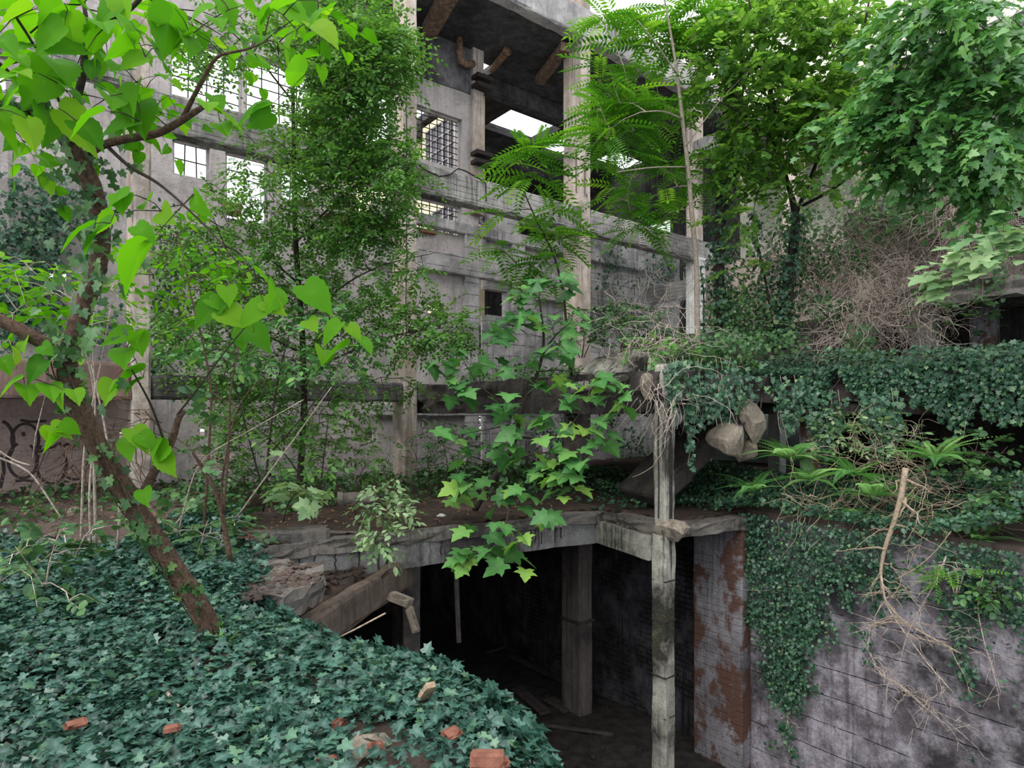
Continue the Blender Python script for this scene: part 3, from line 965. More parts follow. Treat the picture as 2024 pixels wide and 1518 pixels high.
prism('top_ledge', [W(*p) for p in led4], 8.9, 9.3, 'slab_edge', kind='structure', label='highest slab of the right building behind the leaf canopy', cat='ledge', edge_noise=.05, jit=.02, seed=19)
wall('wall_terrace', -15, .5, 11.6, .3, 1.9, 3.4, [], 'black_slab', axis='d', kind='structure', label='brown wall under the overhanging slab, coloured near-black as shade', cat='wall', seg=.8, rough=.03)  # near-black colour puts the shade of the gap into the wall
wall('wall_terrace_mid', -15, -.4, 14.2, .3, 3.3, 5.7, [], 'brown_wall', axis='d', kind='structure', label='brownish wall behind the dead vine thicket', cat='wall', seg=.8, rough=.03)
wall('wall_terrace_back', -15, 1.2, 17.35, .3, 5.6, 17, [], 'pale_plaster', axis='d', kind='structure', label='pale high wall of the right building above the leaf canopy', cat='wall', seg=1.2, rough=.03)
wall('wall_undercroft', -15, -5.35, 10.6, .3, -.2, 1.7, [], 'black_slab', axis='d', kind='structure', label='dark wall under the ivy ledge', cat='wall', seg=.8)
for k, (u, lab) in enumerate(((1570, 'pale square column of the right building behind thin branches'), (1714, 'vine clad column of the right building left of the leafy boughs'), (1846, 'narrow broken column among the boughs at right'))):
    dd = on_s(u, 300, 14.3)[0]
    member('terrace_column', 14.1, 14.5, dd - .2, dd + .22, 3.4, 9.0, ('column', 'column', 'pier')[k], lab, 'column', seed=80 + k)
for k, (u, sx, lab) in enumerate(((1600, 8.6, 'stubby column under the ledge behind the ferns'), (1822, 10.5, 'pale post in the dark gap above the ivy ledge'), (1940, 10.5, 'brown post in the dark gap at far right'))):
    dd = on_s(u, 800, sx)[0]
    z0, z1 = ((-.1, 1.65), (1.95, 3.25), (1.95, 3.25))[k]
    member('ledge_post', sx, sx + .3, dd - .17, dd + .17, z0, z1, ('pier', 'white_pillar', 'pier')[k], lab, 'post', seed=84 + k)
# shelf of earth above the pit wall
prism('ground_shelf', [W(*p) for p in [(6.6, -15), (10.7, -15), (10.7, -3.2), (8.4, -3.2), (6.8, -6.3)]], -.3, .06, 'dirt', kind='structure', label='earth shelf between the pit wall and the ivy ledge', cat='ground', seed=21)
# columns behind and under the ledge
for k, (u, dpt, w_, mt, lab) in enumerate(((1147, .0, .3, 'column_dark', ''), (1400, -1.6, .36, 'white_pillar', 'whitish column foot under the ledge behind the fallen slab'), (1548, -3.6, .30, 'white_pillar', 'pale painted column under the ledge beside the hanging boulders'))):
    if not lab:
        continue
    s_ = on_d(u, 900, dpt)[0]
    member('undercroft_column', s_ - w_ / 2, s_ + w_ / 2, dpt, dpt + w_, 0, 1.65, mt, lab, 'column', seed=88 + k)

wall('wall_under_ledge', -9, 2.3, 15.3, .2, -.1, 1.62, [], 'teal_wall', axis='d', kind='structure', label='greenish painted wall deep under the ledge', cat='wall', seg=.8)
# tall front post, in two lengths
fs, fd = 5.02, -6.2
fp = empty('front_post', W(fs, fd, -3.6))
fp.rotation_euler = (0, 0, ANG)
tag(fp, 'tall weathered post in front of the pit, carrying the broken ledge corner', 'post', kind='thing')
V_, Q_ = rbox(.22, .22, 3.5, .12, .010, .02, 90)
mesh('lower_shaft', V_, Q_, 'mossy_pillar', parent=fp, loc=(0, 0, 0))
V_, Q_ = rbox(.21, .21, 2.15, .1, .012, .035, 91)
mesh('upper_shaft', V_, Q_, 'mossy_pillar', parent=fp, loc=(.015, 0, 3.55))
for k in range(5):
    V_, Q_ = rbox(.235, .235, .022, .1, .004, .008, 3)
    mesh('rusted_tie', V_, Q_, 'iron', parent=fp, loc=(-.007, -.007, .4 + .62 * k + .1 * (k % 2)))
V_, Fc = rock((.12, -.02, 3.52), .24, 5, 2, (1.25, .9, .75))
mesh('crumbled_joint', V_, Fc, 'stone', parent=fp, loc=(0, 0, 0))
mb = MB()
for dx, dy in ((.09, -.012), (-.006, .1)):
    z = np.linspace(3.7, 5.55, 14)
    mb.tube(np.stack([dx + .006 * np.sin(z * 5), dy + 0 * z, z], 1), .009, 5)
mesh('rebar', np.concatenate(mb.V), mb.F, 'iron', parent=fp, loc=(0, 0, 0))

# fallen slab leaning under the ledge
a0, a1 = P(1440, 800, 10.2), P(1262, 985, 9.6)


def slab_between(a, b, width, th, name, mat, lab, cat, seed, rough=.02, chip=.08, seg=.2, side=None):
    a, b = np.asarray(a), np.asarray(b)
    L = np.linalg.norm(b - a)
    t = (b - a) / L
    x = np.asarray(side, float) if side is not None else np.cross(t, (0, 0, 1.))
    x = x - (x @ t) * t
    x /= np.linalg.norm(x)
    y = np.cross(x, t)
    if y[2] < 0:
        y = -y
    V, Q = rbox(L, width, th, seg, rough, chip, seed)
    V = a + V[:, :1] * t + (V[:, 1:2] - width / 2) * x + (V[:, 2:] - th / 2) * y
    return tag(mesh(name, V, Q, mat), lab, cat, kind='thing')


slab_between(a0, a1, 1.1, .30, 'fallen_slab', 'black_slab', 'dark collapsed slab leaning from the ledge down to the floor behind the front post', 'slab', 5)
slab_between(P(1150, 742, 9.6), P(1268, 722, 8.7), .75, .13, 'broken_slab_piece', 'mossy_pillar', 'greenish slab piece tipped on the ledge left of the front post', 'slab', 6, side=(.6, -.2, .35))
for k, (u, v, y, r, sq, lab) in enumerate(((1279, 764, 8.25, .15, (.75, .7, 1.25), 'flat greenish lump of concrete hanging beside the post head'),
                                           (1485, 832, 8.7, .27, (.75, .7, 1.3), 'tall pale boulder hanging on rebar under the ivy ledge'), (1440, 868, 8.6, .29, (1.05, .8, 1.0), 'round tan boulder hanging below the taller one'),
                                           (1474, 892, 8.75, .20, (1.0, .8, .9), 'small boulder hanging lowest of the three'))):
    V_, Fc = rock(P(u, v, y), r, 30 + k, 3, sq)
    tag(mesh('hanging_boulder', V_, Fc, 'stone'), lab, 'boulder', 'concrete lumps hanging from the ledge', 'thing')
mb = MB()
mb.tube([P(1500, 785, 8.9), P(1492, 812, 8.65), P(1470, 838, 8.6), P(1440, 842, 8.6), P(1425, 858, 8.62)], .013, 5)
mb.tube([P(1506, 786, 8.9), P(1500, 830, 8.62), P(1478, 868, 8.7), P(1470, 885, 8.75)], .012, 5)
tag(mb.build('rebar_wire', 'iron'), 'bent rebar wires holding the hanging boulders', 'rebar')

# leaning stair stringer in the pit mouth
st = empty('fallen_stair', P(600, 1262, 5.3))
tag(st, 'collapsed stair flight sloping from the slab edge down into the pit', 'stair', kind='thing')


def child_slab(parent, a, b, width, th, name, mat, seed, side, rough=.015, chip=.05, seg=.18):
    a, b = np.asarray(a), np.asarray(b)
    L = np.linalg.norm(b - a)
    t = (b - a) / L
    x = np.asarray(side, float)
    x = x - (x @ t) * t
    x /= np.linalg.norm(x)
    y = np.cross(x, t)
    if y[2] < 0:
        y = -y
    V, Q = rbox(L, width, th, seg, rough, chip, seed)
    V = a + V[:, :1] * t + (V[:, 1:2] - width / 2) * x + (V[:, 2:] - th / 2) * y
    return mesh(name, V, Q, mat, parent=parent)


sa, sbp = P(540, 1302, 5.4), P(806, 1126, 8.15)
child_slab(st, sa, sbp, .16, .38, 'stringer', 'stringer', 7, (.5, -.8, 0))
child_slab(st, sa + np.array((-.45, .25, .20)), sbp + np.array((-.45, .25, .04)), .85, .12, 'rubble_flight', 'litter_soil', 8, (.5, -.8, 0), rough=.06, chip=.1, seg=.07)
r_ = np.random.default_rng(15)
mb = MB()
for k in range(260):
    t_ = r_.uniform(.05, .95)
    V_, Fc = rock(sa + (sbp - sa) * t_ + np.array((-.45, .25, .27 - .16 * t_)) + np.array((.8, .5, 0)) * r_.uniform(-.42, .40) + np.array((0, 0, r_.uniform(-.02, .05))), r_.uniform(.02, .075), k, 1, (1.3, 1, .6))
    mb.add(V_, Fc)
tag(mb.build('rubble', 'litter_soil', st), kind='stuff')

# tongue of broken slab in the ivy
tg = [P(505, 1195, 4.95), P(560, 1198, 4.9), P(600, 1175, 5.1), P(638, 1150, 5.5), P(630, 1120, 5.9), P(560, 1105, 6.2), P(470, 1120, 6.0), P(455, 1170, 5.3)]
prism('broken_slab_tongue', tg, -.16, .045, 'slab', kind='thing', label='jagged broken slab end jutting from the ivy over the pit', cat='slab', seed=22, edge_noise=.04, jit=.02, step=.08)
r_ = np.random.default_rng(25)
mb = MB()
for k in range(240):
    u_, v_ = r_.uniform(470, 632), r_.uniform(1112, 1190)
    if (v_ - 1112) > 86 - (u_ - 470) * .30:
        continue
    V_, Fc = rock(on_z(u_, v_, .05), r_.uniform(.012, .05), 300 + k, 1, (1.4, 1, .5))
    mb.add(V_, Fc)
tag(mb.build('slab_rubble', 'dirt'), 'crumbs of concrete and soil on the jagged slab end', 'rubble', kind='stuff')
# kerb blocks left of the edge beam
for k, (u, v, y, L, lab) in enumerate(((545, 1090, 6.9, .5, 'dark square block at the left end of the slab edge'), (590, 1082, 7.0, .7, 'weathered kerb stone next to the dark block'))):
    V_, Q_ = rbox(L, .3, .3, .1, .01, .03, 30 + k)
    tag(mesh('kerb_block', V_, Q_, ('beam_dark', 'slab')[k], loc=P(u, v, y) - np.array((L / 2, 0, .15)), rot=ANG * .8), lab, 'block', kind='thing')

# dangling concrete fragment
dg = empty('dangling_fragment', P(800, 1180, 6.6))
tag(dg, 'broken concrete fragment dangling on a wire in the pit mouth', 'fragment', kind='thing')
child_slab(dg, P(772, 1178, 6.6), P(813, 1194, 6.5), .12, .10, 'upper_piece', 'stone', 9, (0, 1, 0), .012, .03, .06)
child_slab(dg, P(807, 1198, 6.5), P(824, 1251, 6.45), .09, .085, 'lower_piece', 'stone', 10, (0, 1, 0), .012, .03, .06)
mb = MB()
mb.tube([P(797, 1112, 6.75), P(797, 1150, 6.65), P(797, 1182, 6.58)], .004, 4)
mesh('wire', np.concatenate(mb.V) - np.array(dg.location), mb.F, 'iron', parent=dg, loc=(0, 0, 0))
mb = MB()
mb.tube([P(901, 1110, 8.4), P(903, 1180, 8.4), P(907, 1270, 8.3)], .035, 6)
tag(mb.build('hanging_pipe', 'darkwood'), 'thin dusty pipe hanging in the dark pit', 'pipe')

# boards and debris on the pit floor
pitboards = [((1005, 1295), (1112, 1345), .16, 'long dusty board on the pit floor, nearest the free column'), ((1020, 1360), (1080, 1410), .22, 'wide dusty plank lying near the ivy edge on the pit floor'),
             ((1070, 1432), (1212, 1452), .08, 'thin pale stick lying across the pit floor'), ((1085, 1380), (1125, 1405), .25, 'broken flat plate beside the column foot'), ((960, 1290), (1060, 1255), .1, 'far dusty plank at the back of the pit')]
for k, (a, b, w_, lab) in enumerate(pitboards):
    timber((on_z(*a, -3.52), on_z(*b, -3.54)), w_, .04, 'pit_plank', 'darkwood', lab, 'plank', 40 + k)
r_ = np.random.default_rng(5)
mb = MB()
for k in range(420):
    s_, dd_ = r_.uniform(2.5, 6.5), r_.uniform(-9.5, -1.5)
    V_, Fc = rock(W(s_, dd_, -3.57), r_.uniform(.015, .06), k, 1)
    mb.add(V_, Fc)
tag(mb.build('pit_rubble', 'pit_floor'), 'loose stone chips strewn over the pit floor', 'rubble', kind='stuff')

# clay pipe lying on the slab, white stone, bricks
pp = empty('clay_pipe', on_z(672, 1000, .0))
tag(pp, 'grey clay pipe lying on the slab with its dark mouth open', 'pipe', kind='thing')
a, b = on_z(668, 1001, 0) + (0, 0, .10), on_z(742, 998, 0) + (0, 0, .10)
t_ = (b - a) / np.linalg.norm(b - a)
mb = MB()
for rr_, flip in ((.115, 1), (.092, -1)):
    V_, Fq = rod([a, a + (b - a) * .5, b], rr_, 20, False)
    mb.add(V_, [f[:, ::flip] for f in Fq])
n_ = 20
ring = np.stack([np.arange(n_), (np.arange(n_) + 1) % n_, (np.arange(n_) + 1) % n_ + 3 * n_, np.arange(n_) + 3 * n_], 1)
mb.F.append(ring)
mb.build('barrel', 'clay_pipe', pp, True)
mb = MB()
V_, Fq = rod([a - t_ * .012, a + t_ * .07], .13, 20, False)
mb.add(V_, Fq)
mb.build('collar', 'clay_pipe', pp, True)

for k, (u, v, z, r, mt, lab) in enumerate(((593, 1017, .0, .06, 'white_pillar', 'small white pointed stone on the slab litter'), (873, 1022, .0, .075, 'white_pillar', 'white stone block on the slab edge above the pit'),
                                           (265, 1342, .04, .055, 'stone', 'tan stone half buried in the ivy below the trunk'), (705, 1490, .03, .13, 'stone', 'grey mossy stone in the ivy at the bottom edge'), (735, 1482, .03, .09, 'stone', 'smaller grey stone beside the mossy one'),
                                           (150, 1012, .1, .13, 'stone', 'pale lump on the littered bank at left'), (452, 1125, .05, .11, 'stone', 'pale flat stone in the ivy near the thin sapling'), (1048, 1512, .0, .028, 'white_pillar', 'whitish stick end at the bottom rim of the ivy'))):
    V_, Fc = rock(on_z(u, v, z), r, 50 + k, 2, (1.2, 1, .7))
    tag(mesh('loose_stone', V_, Fc, mt), lab, 'stone', 'loose stones', 'thing')
bricks = [(962, 1500, .09, .0, 'broken red brick at the bottom edge of the ivy', (.13, .075, .06)), (985, 1512, .05, .6, 'smaller red brick piece against the broken one', (.08, .06, .05)), (742, 1474, .05, .4, 'small orange brick chip in the ivy', (.06, .045, .03)),
          (891, 1452, .05, .9, 'half hidden brick shard among ivy leaves', (.09, .06, .03)), (640, 1505, .05, .2, 'red brick chip near the twig at the bottom', (.1, .06, .035)), (672, 1430, .05, 1.4, 'dark red tile shard in the ivy', (.10, .05, .025)),
          (486, 1062, .07, .5, 'orange tile shard on the ivy by the slab', (.17, .1, .02)), (515, 1062, .04, .1, 'dull red tile shard beside the orange one', (.1, .06, .02)), (60, 1290, .04, .3, 'pinkish tile shard at the left in the ivy', (.1, .06, .03)),
          (150, 1430, .04, .8, 'brown tile shard low at the left in the ivy', (.09, .05, .02)), (340, 1440, .04, .4, 'dark red brick shard in the middle of the ivy', (.07, .06, .03)), (1945, 1050, .75, .5, 'orange brick shard on the ivy slope at right', (.22, .12, .03))]
for k, (u, v, z, ro, lab, sz) in enumerate(bricks):
    p = on_z(u, v, z + .05) if u < 1900 else P(u, v, 7.6)
    V_, Q_ = rbox(*sz, .04, .004, .012, 60 + k)
    V_ = V_ - np.array(sz) / 2
    tl = .35 if k % 2 else -.2
    R_ = np.array(((1, 0, 0), (0, math.cos(tl), -math.sin(tl)), (0, math.sin(tl), math.cos(tl))))
    tag(mesh('brick_shard', V_ @ R_.T, Q_, 'brick', loc=p, rot=ro), lab, 'brick', 'red brick and tile shards', 'thing')
# stake and sticks in the ivy
timber((on_z(824, 1396, .02), P(853, 1355, 2.95)), .055, .035, 'wooden_stake', 'wood', 'pale split wooden stake sticking out of the ivy', 'stake', 77)
sticks = [([(318, 1352), (332, 1372), (352, 1396)], .010, 'vine', 'short grey stick lying on the ivy in the middle'), ([(588, 1448), (622, 1482), (645, 1518)], .011, 'bark_dark', 'dark lichen covered twig at the bottom edge'),
          ([(692, 1332), (745, 1330), (768, 1340), (800, 1355)], .008, 'vine', 'brown bent twig over the ivy bank'), ([(232, 1160), (255, 1195), (285, 1225), (330, 1232)], .007, 'vine_pale', 'pale curved vine on the ivy left of the trunk'),
          ([(650, 1270), (700, 1245), (762, 1212)], .006, 'vine_pale', 'pale thin twig rising over the pit mouth')]
for k, (pts, r, mt, lab) in enumerate(sticks):
    mb = MB()
    q = [on_z(u, v, .05) for u, v in pts]
    if k == 4:
        q = [P(u, v, 4.25) for u, v in pts]
    mb.tube(q, r, 5)
    tag(mb.build('fallen_twig', mt, smooth=True), lab, 'twig', 'twigs on the ivy', 'thing')

# graffiti on the left wall and behind the hanging boulders: outline letters
def spray(name, strokes, d, r, mat, lab, cat='graffiti'):
    mb = MB()
    for st_ in strokes:
        q = []
        for u, v in st_:
            s_, z_, _ = on_d(u, v, d)
            q.append(W(s_, d, z_))
        q = np.array(q)
        # smooth the stroke
        t0 = np.linspace(0, 1, len(q))
        t1 = np.linspace(0, 1, len(q) * 5)
        q = np.stack([np.interp(t1, t0, q[:, k]) for k in range(3)], 1)
        for _ in range(3):
            q[1:-1] = (q[:-2] + q[1:-1] * 2 + q[2:]) / 4
        V, Fq = rod(q, r, 6)
        # flatten onto the wall
        dd = (V - C1) @ E2 - d
        V = V - E2 * (dd * .86)[:, None]
        mb.add(V, Fq)
    return tag(mb.build(name, mat), lab, cat, kind='thing')


def arc(cx, cy, rx, ry, a0, a1, n=12):
    return [(cx + rx * math.cos(math.radians(a)), cy - ry * math.sin(math.radians(a))) for a in np.linspace(a0, a1, n)]


spray('graffiti', [arc(0, 872, 27, 40, 80, -80), arc(50, 868, 27, 31, 200, -55, 14), arc(45, 910, 29, 35, 110, 420, 18), [(66, 897), (76, 893), (80, 880)], arc(102, 918, 30, 38, 150, 395, 16), [(76, 894), (92, 886), (104, 884)],
                   [(104, 884), (116, 876), (117, 872), (124, 884), (133, 876), (140, 884), (150, 880)], [(130, 942), (146, 948), (160, 946)], [(30, 951), (48, 949), (66, 951)], [(0, 900), (6, 910), (8, 930), (3, 955), (0, 965)],
                   [(40, 830), (60, 834), (92, 832)], [(45, 854), (48, 862)]], WD - .012, .026, 'paint', 'dark bubble letter graffiti outline on the low tan wall at left')
wall('wall_graffiti', -9, S1 + .2, WD - .012, .02, -.1, 1.75, [small[2]], 'graffiti_wall', seg=.8, rough=.002, kind='structure', label='low tan plaster wall carrying the graffiti', cat='wall')
#=====PART3=====
# ---------------------------------------------------------------- leaves
def fan(right, cz=.0, tip=-.06, edge=.07, cy=.4):
    """a leaf outline from its right half; the centre vertex is the fan's hub (attribute mid = 1)"""
    r = np.array(right, float)
    left = r[1:-1][::-1] * (-1, 1)
    o = np.concatenate([r, left])
    z = edge * np.abs(o[:, 0]) * 2 + tip * o[:, 1] ** 2
    V = np.concatenate([[(0, cy, cz)], np.c_[o, z]])
    n = len(o)
    T = np.array([(0, 1 + i, 1 + (i + 1) % n) for i in range(n)])
    m = np.zeros(n + 1)
    m[0] = 1
    for i, p in enumerate(o):           # lobe tips and the stalk carry the pale veins
        if abs(p[0]) < 1e-6:
            m[i + 1] = .75
    return V, T, m


IVY = fan([(0, .06), (.20, -.10), (.50, .08), (.29, .34), (.47, .60), (.20, .66), (0, 1.0)])
def toothed(right, n, amp):
    r = np.array(right, float)
    t = np.concatenate([[0], np.cumsum(np.linalg.norm(np.diff(r, axis=0), axis=1))])
    tt = np.linspace(0, t[-1], n)
    q = np.stack([np.interp(tt, t, r[:, k]) for k in range(2)], 1)
    c = q - (0, .42)
    q[1:-1] += (c / (np.linalg.norm(c, axis=1)[:, None] + 1e-6) * amp * np.where(np.arange(n) % 2, 1, -.6)[:, None])[1:-1]
    return q


HEART = fan(toothed([(0, .05), (.18, -.05), (.36, .02), (.43, .28), (.41, .42), (.35, .60), (.22, .80), (.08, .97), (0, 1.12)], 17, .022), edge=.14, tip=-.22)
FIG = fan([(0, .08), (.2, -.06), (.46, .06), (.36, .20), (.33, .27), (.46, .38), (.60, .60), (.40, .56), (.25, .60), (.27, .74), (.16, .86), (.10, .98), (0, 1.1)], edge=.06, tip=-.16)
OVAL = fan([(0, 0), (.2, .22), (.26, .48), (.16, .8), (0, 1.0)], edge=.10, tip=-.10)
ROUND = fan([(0, 0), (.28, .1), (.42, .42), (.28, .8), (0, 1.0)], edge=.08, tip=-.10)
MAPLE = fan([(0, .06), (.2, -.08), (.48, .10), (.36, .28), (.58, .55), (.26, .58), (.2, .82), (0, 1.08)], edge=.06, tip=-.14)


def pinnate(pairs, leaf, width, droop=.25, gap=.04, prof=None, tipleaf=True, fwd=.35):
    """a compound leaf 1 unit long: leaflets in pairs on a stalk"""
    V, T = [], []

    def quad(a, b, c, d):
        n = len(V)
        V.extend([a, b, c, d])
        T.extend([(n, n + 1, n + 2), (n, n + 2, n + 3)])
    bend = lambda y: -droop * y * y
    for k in range(6):
        y0, y1 = k / 6, (k + 1) / 6
        quad((-.006, y0, bend(y0)), (.006, y0, bend(y0)), (.005, y1, bend(y1)), (-.005, y1, bend(y1)))
    for i in range(pairs):
        y = .14 + .82 * i / (pairs - 1)
        L = leaf * (prof(y) if prof else (1 - .35 * abs(y - .5)))
        for sg in (-1, 1):
            b = np.array((0, y, bend(y)))
            t = b + np.array((sg * L * math.cos(fwd), L * math.sin(fwd), -.10 * L))
            m = b * .55 + t * .45
            w = width * L
            q = np.array((-sg * math.sin(fwd), math.cos(fwd), 0)) * w
            quad(tuple(b), tuple(m - q * sg * sg + (0, 0, .02)), tuple(t), tuple(m + q + (0, 0, .02)))
    if tipleaf:
        y = .98
        quad((0, y, bend(y)), (leaf * width, y + leaf * .45, bend(y)), (0, y + leaf * .9, bend(1.1)), (-leaf * width, y + leaf * .45, bend(y)))
    V = np.array(V)
    return V, np.array(T), np.zeros(len(V))


ASH = pinnate(9, .27, .155, .28, fwd=.5)
ASH_S = pinnate(6, .30, .2, .2)
FERN = pinnate(22, .17, .085, .75, prof=lambda y: max(.12, math.sin(math.pi * min(1, (y + .12)) ** .8)) if y < .5 else max(.06, (1.02 - y) * 1.9), tipleaf=False, fwd=.25)


def unit(a):
    return a / (np.linalg.norm(a, axis=-1, keepdims=True) + 1e-9)


class Leaves(MB):
    def put(self, pos, axis, normal, size, tmpl, tint=None, rng=RNG, wide=1.0):
        V, T, m = tmpl
        pos = np.atleast_2d(pos)
        n = len(pos)
        if n == 0:
            return self
        axis = unit(np.broadcast_to(axis, (n, 3)))
        nrm = np.broadcast_to(normal, (n, 3))
        x = unit(np.cross(axis, nrm))
        z = np.cross(x, axis)
        size = np.broadcast_to(size, (n,))
        wv = np.ones(n) * wide
        L = V[None] * size[:, None, None]
        A = pos[:, None] + L[..., :1] * (x * wv[:, None])[:, None] + L[..., 1:2] * axis[:, None] + L[..., 2:] * z[:, None]
        F = (T[None] + (np.arange(n) * len(V))[:, None, None]).reshape(-1, 3)
        if tint is None:
            tint = rng.beta(2.2, 2.6, n)
        self.F.append(F + self.n)
        self.V.append(A.reshape(-1, 3))
        self.t.append(np.repeat(tint, len(V)))
        self.m.append(np.tile(m, n))
        self.n += n * len(V)
        return self

    def make(self, name, mat, parent=None):
        return self.build(name, mat, parent, smooth=False, attrs=True)


def rnd(n, k=3, s=1.0):
    return RNG.normal(size=(n, k)) * s


def carpet(L, pos, nrm, size, tmpl, tilt=.5, flow=None, lift=.05, tint=None):
    """leaves lying on a surface, each tilted a little, overlapping"""
    n = len(pos)
    N = unit(np.broadcast_to(nrm, (n, 3)) + rnd(n, 3, tilt))
    ax = rnd(n) if flow is None else np.broadcast_to(flow, (n, 3)) + rnd(n, 3, .55)
    ax = unit(ax - (ax * N).sum(1)[:, None] * N)
    p = pos + np.broadcast_to(nrm, (n, 3)) * RNG.uniform(.0, lift, n)[:, None]
    L.put(p, ax, N, size, tmpl, tint)


# ---------------------------------------------------------------- growing woody plants
def smooth_line(pts, rad, per=4):
    pts = np.asarray(pts, float)
    t = np.concatenate([[0], np.cumsum(np.linalg.norm(np.diff(pts, axis=0), axis=1))])
    k = max(3, per * (len(pts) - 1) + 1)
    tt = np.linspace(0, t[-1], k)
    q = np.stack([np.interp(tt, t, pts[:, i]) for i in range(3)], 1)
    for _ in range(2):
        q[1:-1] = (q[:-2] + 2 * q[1:-1] + q[2:]) / 4
    return q, np.interp(tt, t, rad)


def px_line(pts):
    """(u, v, depth, radius) rows"""
    return np.array([P(u, v, y) for u, v, y, r in pts]), np.array([r for *_, r in pts])


class Plant:
    """a trunk and hand placed limbs; attractor points are then joined to the nearest wood by fine curved twigs"""
    def __init__(self, name, loc, label, cat, group=None):
        self.root = empty(name, loc)
        tag(self.root, label, cat, group, 'thing')
        self.nodes, self.rads = [], []
        self.tips, self.dirs = [], []
        self.twigs = MB()

    def limb(self, part, pts, mat, n=8, per=4):
        q, r = smooth_line(*px_line(pts), per=per) if len(pts[0]) == 4 else smooth_line(np.array([p[:3] for p in pts]), np.array([p[3] for p in pts]))
        V, F = rod(q, r, n)
        V = V + (nz(V, 9, 3) * .05)[:, None] * np.repeat(r, n).repeat(1)[:, None] if n >= 8 else V
        mesh(part, V, F, mat, self.root, smooth=True)
        self.nodes.append(q)
        self.rads.append(r)
        return self

    def add_twig(self, pts, rad, n=4):
        self.twigs.tube(pts, rad, n)

    def grow(self, att, seg=.16, r0=.006, up=.25, wander=.05, maxr=.02):
        """join each attractor to the nearest wood"""
        att = np.asarray(att)
        nod = np.concatenate(self.nodes)
        dmin = np.array([np.min(np.linalg.norm(nod - a, axis=1)) for a in att])
        order = np.argsort(dmin)
        buf = np.zeros((len(nod) + len(att) * 40, 3))
        buf[:len(nod)] = nod
        cnt = len(nod)
        for a in att[order]:
            dv = buf[:cnt] - a
            dist = np.linalg.norm(dv, axis=1) + up * np.clip(dv[:, 2], 0, None) * 2
            j = int(np.argmin(dist))
            b = buf[j].copy()
            L = np.linalg.norm(a - b)
            k = int(np.clip(L / seg, 2, 12))
            t = np.linspace(0, 1, k + 1)[:, None]
            h = a - b
            mid = b + h * .5 + np.array((0, 0, .14 * L)) + RNG.normal(size=3) * wander * L
            q = (1 - t) ** 2 * b + 2 * t * (1 - t) * mid + t * t * a
            r = np.linspace(min(maxr, r0 * (1 + L * 1.1)), r0 * .45, k + 1)
            self.twigs.tube(q, r, 4)
            m = min(k, 38)
            buf[cnt:cnt + m] = q[1:m + 1]
            cnt += m
            self.tips.append(a)
            self.dirs.append(unit(q[-1] - q[-2]))
        return self

    def finish(self, mat='bark_dark', name='twigs'):
        if self.twigs.n:
            tag(self.twigs.build(name, mat, self.root), kind='stuff')

    def sprays(self, L, n, length, size, tmpl, droop=.3, spread=.8, flat=.25, twig=True, fan_out=1, tint=None, heading=None, twr=.0028):
        """flat leafy sprays at the tips: leaves set alternately along a short shoot"""
        tips, dirs = np.array(self.tips), np.array(self.dirs)
        for f in range(fan_out):
            m = len(tips)
            d = dirs + rnd(m, 3, .45 if f == 0 else .9)
            if heading is not None:
                d = d + heading
            d[:, 2] = d[:, 2] * .5 - droop * RNG.uniform(.2, 1, m)
            d = unit(d)
            nrm = unit(np.array((0, 0, 1.)) + rnd(m, 3, flat))
            nrm = unit(nrm - (nrm * d).sum(1)[:, None] * d)
            side = np.cross(d, nrm)
            ln = length * RNG.uniform(.6, 1.25, m)
            for i in range(n):
                t = (i + .6) / n
                sg = 1 if i % 2 else -1
                pos = tips + d * (ln * t)[:, None] + np.array((0, 0, -1.)) * (droop * .5 * ln * t * t)[:, None]
                ax = d * (.55 + .5 * (i == n - 1)) + side * sg * spread * (i < n - 1) + rnd(m, 3, .16)
                ax[:, 2] -= droop * .35
                L.put(pos, ax, nrm + rnd(m, 3, .28), size * RNG.uniform(.65, 1.2, m) * (1.05 - .3 * abs(t - .4)), tmpl, tint)
            if twig:
                for k in range(m):
                    t = np.linspace(0, 1, 4)[:, None]
                    q = tips[k] + d[k] * ln[k] * t + np.array((0, 0, -1.)) * droop * .5 * ln[k] * t * t
                    self.twigs.tube(q, np.linspace(twr, twr * .5, 4), 3)
        return self


def blobs(spec, n):
    """points in soft ellipsoids: (u, v, ru, rv, depth, rdepth, weight)"""
    w = np.array([s[6] for s in spec], float)
    k = RNG.multinomial(n, w / w.sum())
    out = []
    for (u, v, ru, rv, y, ry, _), m in zip(spec, k):
        q = unit(rnd(m)) * (RNG.random(m) ** .45)[:, None]
        for a in q:
            out.append(P(u + a[0] * ru, v + a[1] * rv, y + a[2] * ry))
    return np.array(out)


UP = np.array((0, 0, 1.))

# ================================================================ ivy on the bank in front
def bank_points(n, x0, x1, y0, y1, dlo, dhi=99.):
    out = []
    tot = 0
    while tot < n:
        x, y = RNG.uniform(x0, x1, 4 * n), RNG.uniform(y0, y1, 4 * n)
        d = edge_dist(x, y)
        ok = (d > dlo) & (d < dhi) & (np.abs(x) < .86 * y + .25)
        out.append(np.stack([x[ok], y[ok], tz(x[ok], y[ok])], 1))
        tot += ok.sum()
    return np.concatenate(out)[:n]


def thin(p, keep_fn):
    return p[RNG.random(len(p)) < keep_fn(p)]


